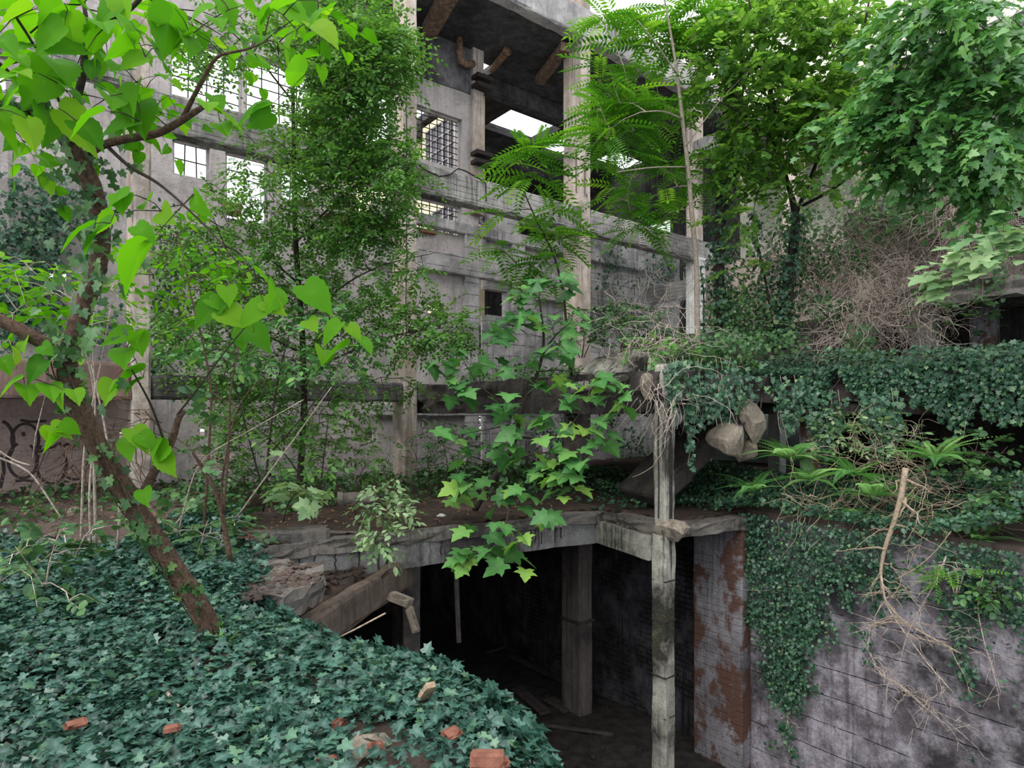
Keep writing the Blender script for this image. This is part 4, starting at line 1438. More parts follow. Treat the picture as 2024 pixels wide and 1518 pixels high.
L = Leaves()
p = bank_points(24000, -4.6, 1.0, 1.9, 5.6, -.10)
p = thin(p, lambda q: np.clip(.95 + .55 * nz(q, 2.6, 21) - .45 * ((q[:, 1] < 2.95) & (q[:, 0] > -.75)) * (nz(q, 3.0, 8) > .1), .25, 1))
sz = RNG.uniform(.038, .078, len(p)) * np.where(RNG.random(len(p)) < .2, .6, 1)
e_ = edge_dist(p[:, 0], p[:, 1])
carpet(L, p, np.where(e_[:, None] < .12, np.array((.5, .25, .8)), UP), sz, IVY, .34, np.array((.15, -.75, 0)), .10, RNG.beta(1.5, 2.0, len(p)))
p = bank_points(1500, -4.6, 1.0, 1.9, 5.6, -.14, .10)
carpet(L, p, np.array((.55, .2, .7)), RNG.uniform(.05, .09, len(p)), IVY, .5, np.array((.6, .1, -.5)), .12)
o = L.make('ivy', 'ivy')
tag(o, 'thick carpet of dark blue green ivy covering the near bank', 'ivy', kind='stuff')
L = Leaves()
p = bank_points(17000, -9, -1.0, 5.2, 9.0, .05)
p = thin(p, lambda q: np.clip(.95 + .6 * nz(q, 1.2, 4) - np.clip((q[:, 1] - 6.6) * .5, 0, .9) - 1.2 * ((q[:, 0] < -4.2) & (q[:, 1] > 6.8)), 0, 1))
carpet(L, p, UP, RNG.uniform(.045, .085, len(p)), IVY, .42, np.array((.2, -.7, 0)), .12)
p = np.concatenate([np.stack([RNG.uniform(-2.7, -1.9, 500), RNG.uniform(5.3, 7.3, 500), RNG.uniform(-.05, .1, 500)], 1)])
p = thin(p, lambda q: (edge_dist(q[:, 0], q[:, 1]) > -.05).astype(float) * .6)
carpet(L, p, UP, RNG.uniform(.05, .085, len(p)), IVY, .5, None, .08)
tag(L.make('ivy', 'ivy'), 'ivy carpet farther back on the bank around the thin stems', 'ivy', kind='stuff')

# dead leaves and small ground plants on the slab and the far ground
L = Leaves()
n = 3800
s_, d_r = RNG.uniform(-5, 8.0, n), RNG.uniform(-4.2, 2.0, n)
p = np.stack([W(a, b, .03) for a, b in zip(s_, d_r)])
p[:, 2] = np.maximum(p[:, 2], tz(p[:, 0], p[:, 1]) + .01) * (p[:, 2] < 9)
carpet(L, p, UP, RNG.uniform(.03, .075, n), OVAL, .5, None, .03)
tag(L.make('dead_leaves', 'litter'), 'fallen brown leaves scattered over the slab', 'leaves', kind='stuff')
L = Leaves()
n = 5200
s_, d_r = RNG.uniform(-2.0, 9.5, n), RNG.uniform(-2.9, 2.0, n)
dens = nz(np.stack([s_, d_r, 0 * s_], 1), .9, 14) + np.clip((d_r + 1.8) * .5, -.8, .7)
ok = dens > .05
p = np.stack([W(a, b, .03) for a, b in zip(s_[ok], d_r[ok])])
p[:, 2] += RNG.uniform(0, .22, len(p)) * np.clip(dens[ok], 0, 1)
carpet(L, p, UP, RNG.uniform(.05, .12, len(p)), ROUND, .7, None, .08)
tag(L.make('undergrowth', 'bush'), 'low leafy undergrowth covering the slab at the foot of the columns', 'undergrowth', kind='stuff')
L = Leaves()
n = 3000
s_, d_r = RNG.uniform(5.2, 10.4, n), RNG.uniform(-5.2, 1.8, n)
p = np.stack([W(a, b, .04) for a, b in zip(s_, d_r)])
p = thin(p, lambda q: np.clip(.5 + nz(q, 1.1, 7), 0, 1))
carpet(L, p, UP, RNG.uniform(.05, .10, len(p)), IVY, .55, None, .12)
tag(L.make('ivy', 'ivy_far'), 'dim ivy on the floor under the ledge behind the front post', 'ivy', kind='stuff')

# ================================================================ ivy on the right: ledge, shelf, pit wall
L = Leaves()
n = 17000
s_, d_r = RNG.uniform(7.7, 11.6, n), RNG.uniform(-14, -1.2, n)
h_ = .10 + .35 * np.clip((s_ - 8.3) / 3, 0, 1) + .14 * nz(np.stack([s_, d_r, 0 * s_], 1), .8, 31)
p = np.stack([W(a, b, 2.02 + max(0, c)) for a, b, c in zip(s_, d_r, h_)])
p = thin(p, lambda q: np.clip(.8 + .5 * nz(q, 1.0, 9), 0, 1))
carpet(L, p, unit(-.35 * E1 + UP), RNG.uniform(.04, .078, len(p)), IVY, .45, -E1 + np.array((0, 0, -.3)), .15)
n = 19000                                                             # the fringe over the lip
d_r = RNG.uniform(-14, -1.0, n)
ln = np.clip(.38 + .30 * np.clip(-d_r - 6.5, 0, 1) + .45 * nz(np.stack([d_r, 0 * d_r, 0 * d_r], 1), 1.6, 33) + .25 * nz(np.stack([d_r, 0 * d_r, 0 * d_r], 1), 5.5, 3), .05, 1.1)
zz = RNG.random(n) * ln
p = np.stack([W(8.05 - RNG.uniform(0, .16), b, 2.12 - z) for b, z in zip(d_r, zz)])
carpet(L, p, unit(-E1 + .35 * UP), RNG.uniform(.035, .07, n), IVY, .5, np.array((0, 0, -1.)), .1)
tag(L.make('ivy', 'ivy_far'), 'ivy blanket spilling over the long ledge at right', 'ivy', kind='stuff')
L = Leaves()
n = 2600                                                              # top of the stub ledge left of the pillar
s_, d_r = RNG.uniform(5.3, 8.2, n), RNG.uniform(-5.9, .5, n)
p = np.stack([W(a, b, 2.03 + RNG.uniform(0, .2)) for a, b in zip(s_, d_r)])
p = thin(p, lambda q: np.clip(.55 + .9 * nz(q, 1.2, 12), 0, 1))
carpet(L, p, UP, RNG.uniform(.05, .10, len(p)), ROUND, .7, None, .2)
tag(L.make('undergrowth', 'bush'), 'scrubby low growth on top of the ledge left of the white pillar', 'undergrowth', kind='stuff')
for k, (u, v, y, dl, wd_, lab) in enumerate(((1385, 770, 8.5, .75, .30, 'dense ivy curtain hanging beside the front post, down to the hanging boulders'), (1427, 800, 8.8, .6, .26, 'ivy tress hanging over the fallen slab'),
                                             (1365, 800, 8.3, 1.0, .05, 'single long ivy strand hanging in front of the fallen slab'), (1330, 775, 8.1, .55, .06, 'short ivy strand right of the post head'),
                                             (1560, 800, 9.0, .7, .12, 'ivy strand hanging left of the dark gap under the ledge'), (1630, 830, 8.8, .8, .15, 'ivy strand hanging in front of the stubby column'), (1745, 830, 8.2, .8, .14, 'ivy strand hanging over the dark gap below the ledge'))):
    L = Leaves()
    m = int(90 + 900 * wd_ * dl * 1.6)
    c = P(u, v, y)
    off = RNG.normal(size=m) * wd_
    dz = RNG.random(m) ** .8 * dl
    p = c + np.stack([off * .8, off * -.3 + RNG.normal(size=m) * .06, .38 - dz * (1 - np.clip(np.abs(off) / (wd_ * 3), 0, .7)) * 1.25], 1)
    carpet(L, p, np.array((-.2, -1, .3)), RNG.uniform(.045, .085, m), IVY, .5, np.array((0, 0, -1.)), .06)
    root = empty('ivy_strand', c + (0, 0, .4))
    tag(root, lab, 'ivy', 'ivy strands hanging from the ledge', 'thing')
    L.make('foliage', 'ivy_far', root)
    mb = MB()
    for q in range(max(1, int(wd_ * 22))):
        x0 = RNG.normal() * wd_
        zt = np.linspace(.42, .42 - dl * 1.2, 7)
        mb.tube(c + np.stack([x0 * .8 + .03 * np.sin(zt * 8 + q), x0 * -.3 + .02 * np.cos(zt * 7), zt], 1), .004, 4)
    tag(mb.build('stems', 'vine', root), kind='stuff')

L = Leaves()
n = 14000                                                             # shelf slope above the pit wall
s_, d_r = RNG.uniform(6.45, 8.9, n), RNG.uniform(-13, -3.6, n)
q2 = np.stack([s_, d_r, 0 * s_], 1)
h_ = .05 + np.clip((s_ - 6.8) * .16, 0, 1) + .12 * nz(q2, 1.1, 41) + np.clip(-(d_r + 7.6) * .16, 0, .6)
p = np.stack([W(a, b, max(.05, c)) for a, b, c in zip(s_, d_r, h_)])
carpet(L, p, unit(-.55 * E1 + UP), RNG.uniform(.035, .072, n), IVY, .6, -E1 + np.array((0, 0, -.5)), .18)
tag(L.make('ivy', 'ivy_far'), 'ivy covered slope of ferns above the pit wall', 'ivy', kind='stuff')
L = Leaves()


def wall_cover(d, z):
    """how thick the ivy hangs on the pit wall at d (along) and z"""
    q = np.stack([d, 0 * d, 0 * d], 1)
    reach = .35 + .55 / (1 + np.exp(-(d + 7.75) * 5)) + .3 * nz(q, .8, 51) + .22 * nz(q, 3.5, 53)
    reach = reach + 2.0 * np.exp(-((d + 7.05) / .42) ** 2) + .55 * np.exp(-((d + 6.6) / .3) ** 2) + 1.3 * np.exp(-((d + 9.0) / .2) ** 2) + .5 * np.exp(-((d + 8.1) / .3) ** 2) + .8 * np.exp(-((d + 9.6) / .3) ** 2)
    k = (reach + z) / .9 + .25 + .45 * nz(np.stack([d * 1.6, z, 0 * d], 1), 3.2, 52) + .35 * nz(np.stack([d * 1.4, z, 0 * d], 1), 9.0, 54)
    return np.clip(k + .12, 0, 1) ** 1.2 * .62


n = 60000
d_r, z_r = RNG.uniform(-11, -6.32, n), -RNG.random(n) ** .85 * 3.3
ok = RNG.random(n) < wall_cover(d_r, z_r)
p = np.stack([W(6.62 - RNG.uniform(0, .12), a, b + .05) for a, b in zip(d_r[ok], z_r[ok])])
carpet(L, p, unit(-E1 + .3 * UP), RNG.uniform(.024, .055, len(p)), IVY, .55, np.array((0, 0, -1.)), .07, RNG.beta(1.5, 2.4, len(p)))
tag(L.make('ivy', 'ivy_far'), 'curtain of small leaved ivy hanging down the pit wall', 'ivy', kind='stuff')

# roots and stems on the pit wall
def wall_stem(name, pts, mat, lab, cat, group, s=6.56, n=6, branches=0, seed=0):
    r = np.random.default_rng(seed)
    q = []
    for u, v, rad in pts:
        d, z, _ = on_s(u, v, s)
        q.append((*W(s, d, z), rad))
    q = np.array(q)
    root = empty(name, q[0, :3])
    tag(root, lab, cat, group, 'thing')
    a, rr = smooth_line(q[:, :3], q[:, 3])
    V, F = rod(a, rr, n)
    mesh('stem', V, F, mat, root, smooth=True)
    if branches:
        mb = MB()
        for k in range(branches):
            i = r.integers(1, len(a) - 1)
            ln = r.uniform(.15, .6)
            dirv = E2 * r.normal() * .7 + UP * r.normal() * .45 - E1 * r.uniform(.05, .35)
            t = np.linspace(0, 1, 7)[:, None]
            pts_ = a[i] + dirv * ln * t + np.cumsum(r.normal(size=(7, 3)), 0) * .018 * np.array((1, 1, 1)) + np.array((0, 0, -.15)) * t * t * ln
            mb.tube(pts_, np.linspace(rr[i] * .5, .0018, 7), 4)
            for _ in range(2):
                j = r.integers(2, 6)
                dv = dirv * .5 + r.normal(size=3) * .5
                mb.tube(pts_[j] + dv * ln * .5 * np.linspace(0, 1, 4)[:, None], np.linspace(.003, .0012, 4), 3)
        tag(mb.build('side_twigs', mat, root), kind='stuff')


wall_stem('dead_branch', [(1790, 925, .034), (1783, 975, .033), (1768, 1030, .03), (1748, 1085, .024), (1740, 1130, .018), (1745, 1180, .016), (1770, 1215, .014), (1800, 1238, .013), (1850, 1265, .010), (1900, 1292, .007)], 'vine_pale', 'pale dead branch dropping over the pit wall and forking', 'branch', 'bare stems on the pit wall', 6.45, 7, 26, 1)
wall_stem('dead_branch', [(1742, 1140, .012), (1752, 1200, .010), (1795, 1260, .009), (1840, 1320, .007), (1885, 1370, .005)], 'vine', 'thinner dead branch running down from the fork on the pit wall', 'branch', 'bare stems on the pit wall', 6.42, 5, 16, 2)
wall_stem('creeper_stem', [(1548, 1090, .014), (1552, 1150, .013), (1538, 1240, .013), (1550, 1300, .012), (1556, 1400, .012), (1560, 1500, .012)], 'vine', 'upright creeper stem climbing the pit wall under the ivy', 'stem', 'bare stems on the pit wall', 6.6, 6, 14, 3)
wall_stem('dead_branch', [(1770, 1145, .009), (1810, 1125, .007), (1850, 1090, .006), (1880, 1050, .004)], 'vine_pale', 'thin dead branch curving up to the right on the pit wall', 'branch', 'bare stems on the pit wall', 6.35, 5, 5, 4)
wall_stem('root_tangle', [(1720, 1290, .008), (1735, 1330, .008), (1790, 1360, .006), (1830, 1400, .005), (1880, 1440, .003)], 'vine', 'nest like tangle of dead roots low on the pit wall', 'roots', 'bare stems on the pit wall', 6.5, 5, 34, 5)
wall_stem('dead_branch', [(1870, 1100, .008), (1850, 1150, .007), (1820, 1200, .006), (1790, 1260, .005), (1775, 1330, .004)], 'vine', 'dead branch slanting down left across the bare pit wall', 'branch', 'bare stems on the pit wall', 6.4, 5, 14, 6)
wall_stem('creeper_stem', [(1945, 1130, .008), (1930, 1200, .008), (1950, 1290, .007), (1970, 1340, .005)], 'vine', 'creeper stem at the far right of the pit wall', 'stem', 'bare stems on the pit wall', 6.5, 5, 10, 7)

# ================================================================ ferns and bushes on the shelf
def fern(u, v, y, size, n, lab, seed):
    r = np.random.default_rng(seed)
    c = P(u, v, y) + (0, 0, .08)
    size *= .95
    root = empty('fern', c)
    tag(root, lab, 'fern', 'ferns above the pit wall', 'thing')
    L = Leaves()
    n = int(n * 1.7)
    a = np.linspace(0, 2 * np.pi, n, endpoint=False) + r.uniform(0, 6) + r.normal(size=n) * .2
    el = r.uniform(.45, 1.15, n)
    ax = np.stack([np.cos(a) * np.cos(el), np.sin(a) * np.cos(el), np.sin(el)], 1)
    L.put(np.repeat(c[None], n, 0), ax, UP + 0 * ax + .01, size * r.uniform(.7, 1.1, n), FERN, r.random(n))
    L.make('fronds', 'fern', root)


for k, (u, v, y, sz, n, lab) in enumerate(((1490, 985, 8.7, .55, 9, 'bright fern at the slab corner right of the front post'), (1565, 925, 8.7, .75, 12, 'large feathery fern below the painted column'), (1605, 965, 8.35, .6, 9, 'fern right of the largest feathery fern'),
                                           (1685, 955, 8.0, .65, 10, 'fern left of the dead pale branch'), (1725, 1000, 7.65, .6, 9, 'low fern overhanging the wall beside the dead pale branch'), (1690, 1035, 8.1, .4, 6, 'small drooping fern on the wall lip'),
                                           (1850, 925, 7.3, .6, 10, 'fern under the dark gap right of the dead branch'), (1905, 1060, 7.3, .5, 8, 'fern near the orange shard on the slope'), (1935, 1085, 7.1, .45, 7, 'lowest fern at the far right over the wall'),
                                           (1685, 775, 9.6, .5, 7, 'small fern on the ivy ledge'), (1650, 870, 9.2, .5, 8, 'fern in front of the stubby column'))):
    fern(u, v, y, sz, n, lab, 100 + k)


def bush(name, spec, n, tmpl, size, mat, lab, cat, stems, smat='bark_dark', sprayn=7, length=.25, group=None, droop=.25, fan_out=1, r0=.005, maxr=.02, flat=.4):
    root_px = stems[0][0]
    pl = Plant(name, P(*root_px[:3]), lab, cat, group)
    for i, st_ in enumerate(stems):
        pl.limb('stem', st_, smat, 6)
    pl.grow(blobs(spec, n), r0=r0, maxr=maxr)
    L = Leaves()
    pl.sprays(L, sprayn, length, size, tmpl, droop=droop, fan_out=fan_out, flat=flat)
    pl.finish(smat)
    L.make('foliage', mat, pl.root)
    return pl


# ================================================================ the big leaning tree on the bank
T = Plant('leaning_tree', P(428, 1280, 4.05), 'leaning brown tree with broad yellow green leaves rooted in the ivy bank', 'tree')
T.limb('trunk', [(432, 1292, 4.05, .082), (415, 1245, 4.03, .070), (385, 1180, 3.95, .064), (335, 1112, 3.88, .060), (285, 1030, 3.8, .058), (255, 985, 3.75, .058), (205, 905, 3.65, .056), (162, 820, 3.55, .055), (138, 750, 3.5, .056), (130, 705, 3.47, .052)], 'bark', 12)
T.limb('branch', [(132, 712, 3.47, .050), (150, 655, 3.42, .046), (168, 600, 3.38, .045), (190, 540, 3.33, .044), (203, 480, 3.28, .042), (196, 420, 3.22, .042), (184, 368, 3.15, .044), (160, 318, 3.08, .042), (135, 282, 3.0, .036), (100, 235, 2.95, .026), (55, 215, 2.9, .022), (-30, 200, 2.8, .020)], 'bark', 12)
T.limb('branch', [(128, 708, 3.47, .042), (92, 682, 3.42, .038), (45, 655, 3.35, .036), (-10, 628, 3.3, .034), (-90, 590, 3.2, .03)], 'bark', 10)
T.limb('branch', [(140, 285, 3.0, .020), (146, 215, 2.95, .018), (165, 150, 2.9, .017), (168, 95, 2.85, .015), (177, 62, 2.8, .015), (215, 42, 2.75, .013), (260, 18, 2.7, .010), (300, -30, 2.65, .008)], 'bark_dark', 8)
T.limb('branch', [(176, 62, 2.8, .010), (168, 25, 2.78, .009), (160, -30, 2.75, .007)], 'bark_dark', 6)
T.limb('branch', [(178, 300, 3.05, .022), (205, 285, 3.0, .018), (255, 273, 2.95, .018), (312, 265, 2.9, .017), (352, 243, 2.85, .016), (395, 215, 2.8, .012), (428, 196, 2.75, .007)], 'bark', 8)
T.limb('branch', [(358, 240, 2.85, .012), (378, 200, 2.8, .010), (402, 155, 2.75, .009), (428, 108, 2.7, .007), (490, 98, 2.65, .005), (530, 80, 2.6, .003)], 'bark', 6)
T.limb('branch', [(56, 218, 2.9, .014), (45, 180, 2.85, .012), (15, 140, 2.8, .010), (-20, 110, 2.7, .008)], 'bark_dark', 6)
T.limb('branch', [(125, 220, 2.95, .006), (80, 110, 2.8, .006), (40, 45, 2.7, .006), (10, 5, 2.6, .005), (-15, -30, 2.5, .004)], 'bark_dark', 5)
T.limb('branch', [(215, 292, 3.0, .010), (260, 335, 2.95, .009), (300, 352, 2.9, .008), (345, 388, 2.85, .006), (420, 460, 2.75, .004), (470, 520, 2.65, .003)], 'bark_dark', 6)
T.limb('branch', [(272, 1000, 3.78, .030), (300, 940, 3.75, .026), (330, 892, 3.7, .022), (346, 855, 3.68, .020), (352, 822, 3.65, .018), (364, 812, 3.65, .016)], 'bark', 8)
for row in (((70, 115, 2.8, .004), (20, 125, 2.75, .004), (-10, 145, 2.7, .003)), ((125, 15, 2.6, .004), (140, 50, 2.7, .004), (168, 85, 2.8, .004)), ((60, 65, 2.7, .004), (95, 35, 2.65, .004), (122, 15, 2.6, .003)),
            ((350, 820, 3.65, .006), (390, 770, 3.5, .005), (440, 700, 3.35, .004), (490, 640, 3.2, .003)), ((330, 890, 3.7, .008), (300, 800, 3.4, .006), (260, 730, 3.1, .004))):
    T.add_twig(*smooth_line(*px_line(row)), 5)
spots = [(30, 25, 75), (55, 55, 95), (100, 20, 70), (45, 85, 80), (95, 70, 95), (130, 95, 85), (170, 78, 75), (8, 85, 70), (28, 120, 75), (68, 118, 70), (75, 165, 90), (120, 130, 100), (140, 60, 80), (190, 75, 75), (205, 45, 75), (180, 20, 90), (150, 10, 80), (215, 20, 85), (240, 5, 80),
         (250, 55, 70), (240, 95, 70), (230, 125, 80), (262, 120, 60), (200, 130, 60), (285, 105, 60), (222, 195, 85), (255, 205, 95), (275, 225, 85), (240, 245, 70), (170, 235, 85), (175, 260, 80), (155, 255, 95), (60, 205, 75), (20, 190, 90), (30, 240, 90), (15, 265, 70), (60, 260, 70), (95, 245, 90),
         (150, 460, 95), (185, 463, 90), (225, 400, 80), (240, 398, 60), (205, 440, 60), (285, 400, 60), (265, 515, 110), (325, 425, 65), (395, 405, 55), (285, 460, 50),
         (330, 60, 85), (345, 45, 75), (355, 85, 70), (320, 120, 60), (375, 85, 60), (310, 40, 60), (428, 200, 55), (450, 230, 75), (440, 250, 60), (500, 220, 80), (515, 235, 60), (410, 205, 55), (505, 18, 80), (520, 40, 70), (550, 10, 90), (575, 20, 85), (600, 8, 80), (632, 25, 80), (640, 60, 75), (570, 95, 80), (580, 140, 85), (518, 75, 60), (555, 85, 55), (570, 150, 60), (450, 20, 60), (470, 5, 60), (430, 40, 50), (400, 20, 60),
         (545, 585, 70), (500, 620, 75), (510, 665, 75), (480, 665, 60), (540, 605, 50), (410, 615, 75), (430, 600, 50), (460, 625, 65), (625, 585, 75), (655, 655, 65), (660, 695, 65), (720, 678, 55), (615, 640, 50), (700, 655, 40), (520, 545, 50), (640, 700, 50), (450, 580, 50),
         (30, 700, 80), (70, 730, 90), (20, 760, 80), (100, 770, 90), (55, 775, 70), (120, 790, 70), (150, 780, 60), (10, 720, 60), (90, 690, 60), (45, 680, 60), (235, 665, 60), (250, 745, 75), (245, 700, 70), (275, 675, 55), (262, 760, 55), (215, 770, 50), (275, 660, 45),
         (275, 865, 65), (255, 880, 60), (290, 870, 55), (315, 895, 65), (330, 915, 55), (310, 880, 50), (285, 980, 40), (120, 850, 70), (105, 870, 70), (140, 845, 55), (95, 855, 50)]
L = Leaves()
for u, v, s in spots:
    y = 3.3 if v > 640 else (2.9 if u > 380 and v > 520 else 2.45 + .3 * RNG.random())
    if u < 170 and v > 640:
        s *= .72
    if 255 <= u <= 340 and v > 840:
        y = 3.6
    sz = s / FPX * y * RNG.uniform(.8, 1.05)
    yaw = RNG.uniform(-1.3, 1.3)
    ax = np.array((math.sin(yaw) * 1.1, -.3 + RNG.normal() * .45, -.42 - .4 * RNG.random()))
    nr = np.array((RNG.normal() * .5, -.5 + RNG.normal() * .45, .85))
    c = P(u, v, y)
    p0 = c - unit(ax) * sz * .5
    L.put(p0[None], ax, nr, sz, HEART, RNG.beta(2.5, 2.2, 1))
    T.tips.append(p0 + np.array((0, 0, .0)))
    T.dirs.append(unit(ax))
tips, T.tips, T.dirs = list(T.tips), [], []
T.grow(np.array(tips), seg=.12, r0=.0026, maxr=.006, up=.0)
# fill leaves behind
T.tips, T.dirs = [], []
T.grow(blobs([(120, 110, 150, 110, 2.9, .35, 3), (260, 200, 90, 80, 3.2, .3, 1.3), (380, 50, 180, 70, 3.1, .3, 1.6), (60, 250, 90, 60, 3.1, .3, 1), (620, 20, 80, 50, 3.0, .3, .7)], 44), seg=.14, r0=.003, maxr=.007)
T.sprays(L, 4, .24, .088, HEART, droop=.5, spread=.9, flat=.6, fan_out=1, twr=.0016)
L.make('foliage', 'linden', T.root)
T.finish('bark_dark')
# ivy clothing the trunk
L = Leaves()
ctr = np.concatenate(T.nodes[:2])
m = 620
i = RNG.integers(0, len(ctr), m)
w_ = nz(ctr[i], 2.6, 3) + RNG.normal(size=m) * .4 > -.05
i = i[w_]
off = unit(rnd(len(i)) * (1, .6, .5) + (0, -.7, 0))
p = ctr[i] + off * RNG.uniform(.045, .085, len(i))[:, None]
carpet(L, p, off, RNG.uniform(.035, .075, len(p)), IVY, .4, np.array((0, 0, -1.)), .03)
c_ = P(190, 385, 3.25)
m = 150
p = P(185, 420, 3.2) + rnd(m) * (.09, .07, .34)
carpet(L, p, np.array((0, -1, .2)), RNG.uniform(.04, .08, m), IVY, .6, np.array((0, 0, -1.)), .05)
root = empty('climbing_ivy', P(300, 1075, 3.75))
tag(root, 'ivy creeping up the leaning brown trunk', 'ivy', kind='thing')
L.make('foliage', 'bush', root)
mb = MB()
for k in range(4):
    q = np.concatenate(T.nodes[:1])
    ph = RNG.uniform(0, 6)
    t = np.linspace(0, 1, len(q))
    q = q + np.stack([.062 * np.cos(ph + t * 9), -.055 + .02 * np.sin(ph + t * 7), .03 * np.sin(ph + t * 9)], 1)
    mb.tube(q, .004, 4)
tag(mb.build('stems', 'bark', root), kind='stuff')

# ================================================================ the slender small leaved tree
Fz = Plant('slender_tree', P(592, 985, 10.6), 'slender dark stemmed tree with a cloud of small leaves, left of the middle column', 'tree')
Fz.limb('trunk', [(591, 990, 10.4, .055), (596, 900, 10.3, .052), (602, 800, 10.2, .05), (600, 740, 10.1, .05), (597, 640, 9.9, .045), (590, 560, 9.7, .042), (584, 480, 9.5, .04), (582, 380, 9.3, .035), (580, 250, 9.0, .028), (578, 120, 8.7, .02), (600, 0, 8.4, .014), (610, -80, 8.2, .01)], 'bark_dark', 8)
for b in ([(600, 740, 10.1, .022), (680, 700, 9.6, .016), (780, 660, 9.2, .010), (900, 645, 8.9, .005)], [(597, 640, 9.9, .02), (680, 560, 9.5, .014), (760, 520, 9.2, .009), (860, 500, 9.0, .004)], [(584, 480, 9.5, .02), (660, 400, 9.0, .014), (740, 340, 8.7, .01), (830, 310, 8.5, .004)],
          [(581, 330, 9.2, .018), (650, 240, 8.7, .013), (720, 150, 8.3, .009), (800, 70, 8.0, .004)], [(590, 560, 9.7, .018), (520, 500, 9.3, .012), (440, 450, 9.0, .008), (350, 400, 8.8, .004)], [(600, 700, 10, .018), (520, 660, 9.6, .012), (430, 610, 9.3, .008), (340, 590, 9.1, .004)],
          [(602, 780, 10.1, .018), (540, 740, 9.8, .012), (450, 720, 9.5, .008), (380, 730, 9.4, .004)], [(579, 160, 8.8, .014), (640, 90, 8.4, .01), (700, 20, 8.1, .006)], [(578, 200, 8.9, .014), (500, 100, 8.4, .01), (430, 40, 8.1, .005)]):
    Fz.limb('branch', b, 'bark_dark', 6)
att = blobs([(690, 120, 105, 150, 8.4, .8, 20), (770, 90, 60, 60, 8.0, .4, 3), (650, 300, 100, 130, 8.8, .8, 9), (760, 330, 80, 75, 8.5, .6, 5), (720, 440, 110, 60, 9.0, .6, 6), (790, 520, 60, 60, 9.0, .4, 1.5), (560, 330, 150, 140, 9.2, .7, 4), (470, 430, 110, 90, 9.1, .5, 2.5),
             (790, 640, 120, 60, 9.1, .6, 4.5), (890, 655, 65, 40, 8.9, .4, 1.8), (640, 560, 120, 90, 9.6, .6, 4), (500, 600, 150, 70, 9.5, .7, 3.5), (560, 700, 180, 80, 9.8, .7, 4), (420, 720, 90, 60, 9.4, .5, 1.5), (700, 780, 130, 60, 9.9, .6, 2.5), (520, 840, 150, 70, 10.0, .5, 2.5), (430, 500, 120, 70, 9.0, .5, 2.5), (360, 640, 70, 60, 9.2, .4, 1.5), (480, 780, 120, 50, 9.7, .5, 1.5),
             (560, 50, 110, 70, 8.4, .6, 2.5), (420, 90, 90, 70, 8.4, .5, 1.3), (620, 450, 80, 70, 9.3, .5, 2), (400, 560, 80, 50, 9.2, .5, 1.2), (360, 480, 60, 60, 9.0, .5, .7)], 1550)
Fz.grow(att, seg=.22, r0=.006, maxr=.016)
L = Leaves()
Fz.sprays(L, 11, .42, .078, OVAL, droop=.3, spread=.8, flat=.25, fan_out=1)
Fz.sprays(L, 10, .40, .078, OVAL, droop=.35, spread=.8, flat=.3, fan_out=2, twig=False)
L.make('foliage', 'fine', Fz.root)
Fz.finish('bark_dark')

# ================================================================ the fig like sapling in the middle
G = Plant('fig_sapling', P(935, 1005, 9.3), 'sapling with big lobed leaves growing at the slab edge, in the middle', 'tree')
G.limb('trunk', [(938, 1008, 9.2, .05), (962, 965, 9.0, .046), (990, 925, 8.8, .044), (1015, 880, 8.6, .040), (1026, 835, 8.4, .034), (1032, 800, 8.3, .028), (1052, 765, 8.2, .025), (1070, 715, 8.1, .022), (1076, 670, 8.1, .018), (1070, 620, 8.1, .014), (1066, 590, 8.1, .008)], 'bark_dark', 8)
for b in ([(1015, 862, 8.5, .016), (1060, 868, 8.2, .014), (1100, 862, 8.0, .012), (1130, 840, 7.8, .010), (1150, 810, 7.7, .007)], [(1032, 800, 8.3, .014), (990, 795, 8.2, .012), (950, 765, 8.1, .010), (925, 730, 8.0, .007), (905, 690, 8.0, .005)], [(1076, 690, 8.1, .012), (1105, 655, 8.0, .010), (1125, 640, 7.9, .006)],
          [(962, 965, 9.0, .012), (1010, 985, 8.2, .010), (1000, 1040, 7.7, .008), (975, 1080, 7.4, .006), (950, 1095, 7.3, .004)], [(985, 930, 8.8, .012), (1040, 900, 8.2, .009), (1110, 890, 7.8, .007), (1180, 850, 7.6, .004)], [(990, 925, 8.8, .010), (930, 900, 8.4, .008), (870, 880, 8.2, .004)],
          [(950, 985, 9.1, .010), (900, 965, 8.7, .007), (870, 990, 8.5, .004)], [(1060, 735, 8.15, .010), (1110, 730, 7.9, .008), (1170, 740, 7.7, .004)], [(1026, 835, 8.4, .01), (960, 850, 8.1, .007), (900, 860, 7.9, .004)]):
    G.limb('branch', b, 'bark_dark', 6)
L = Leaves()
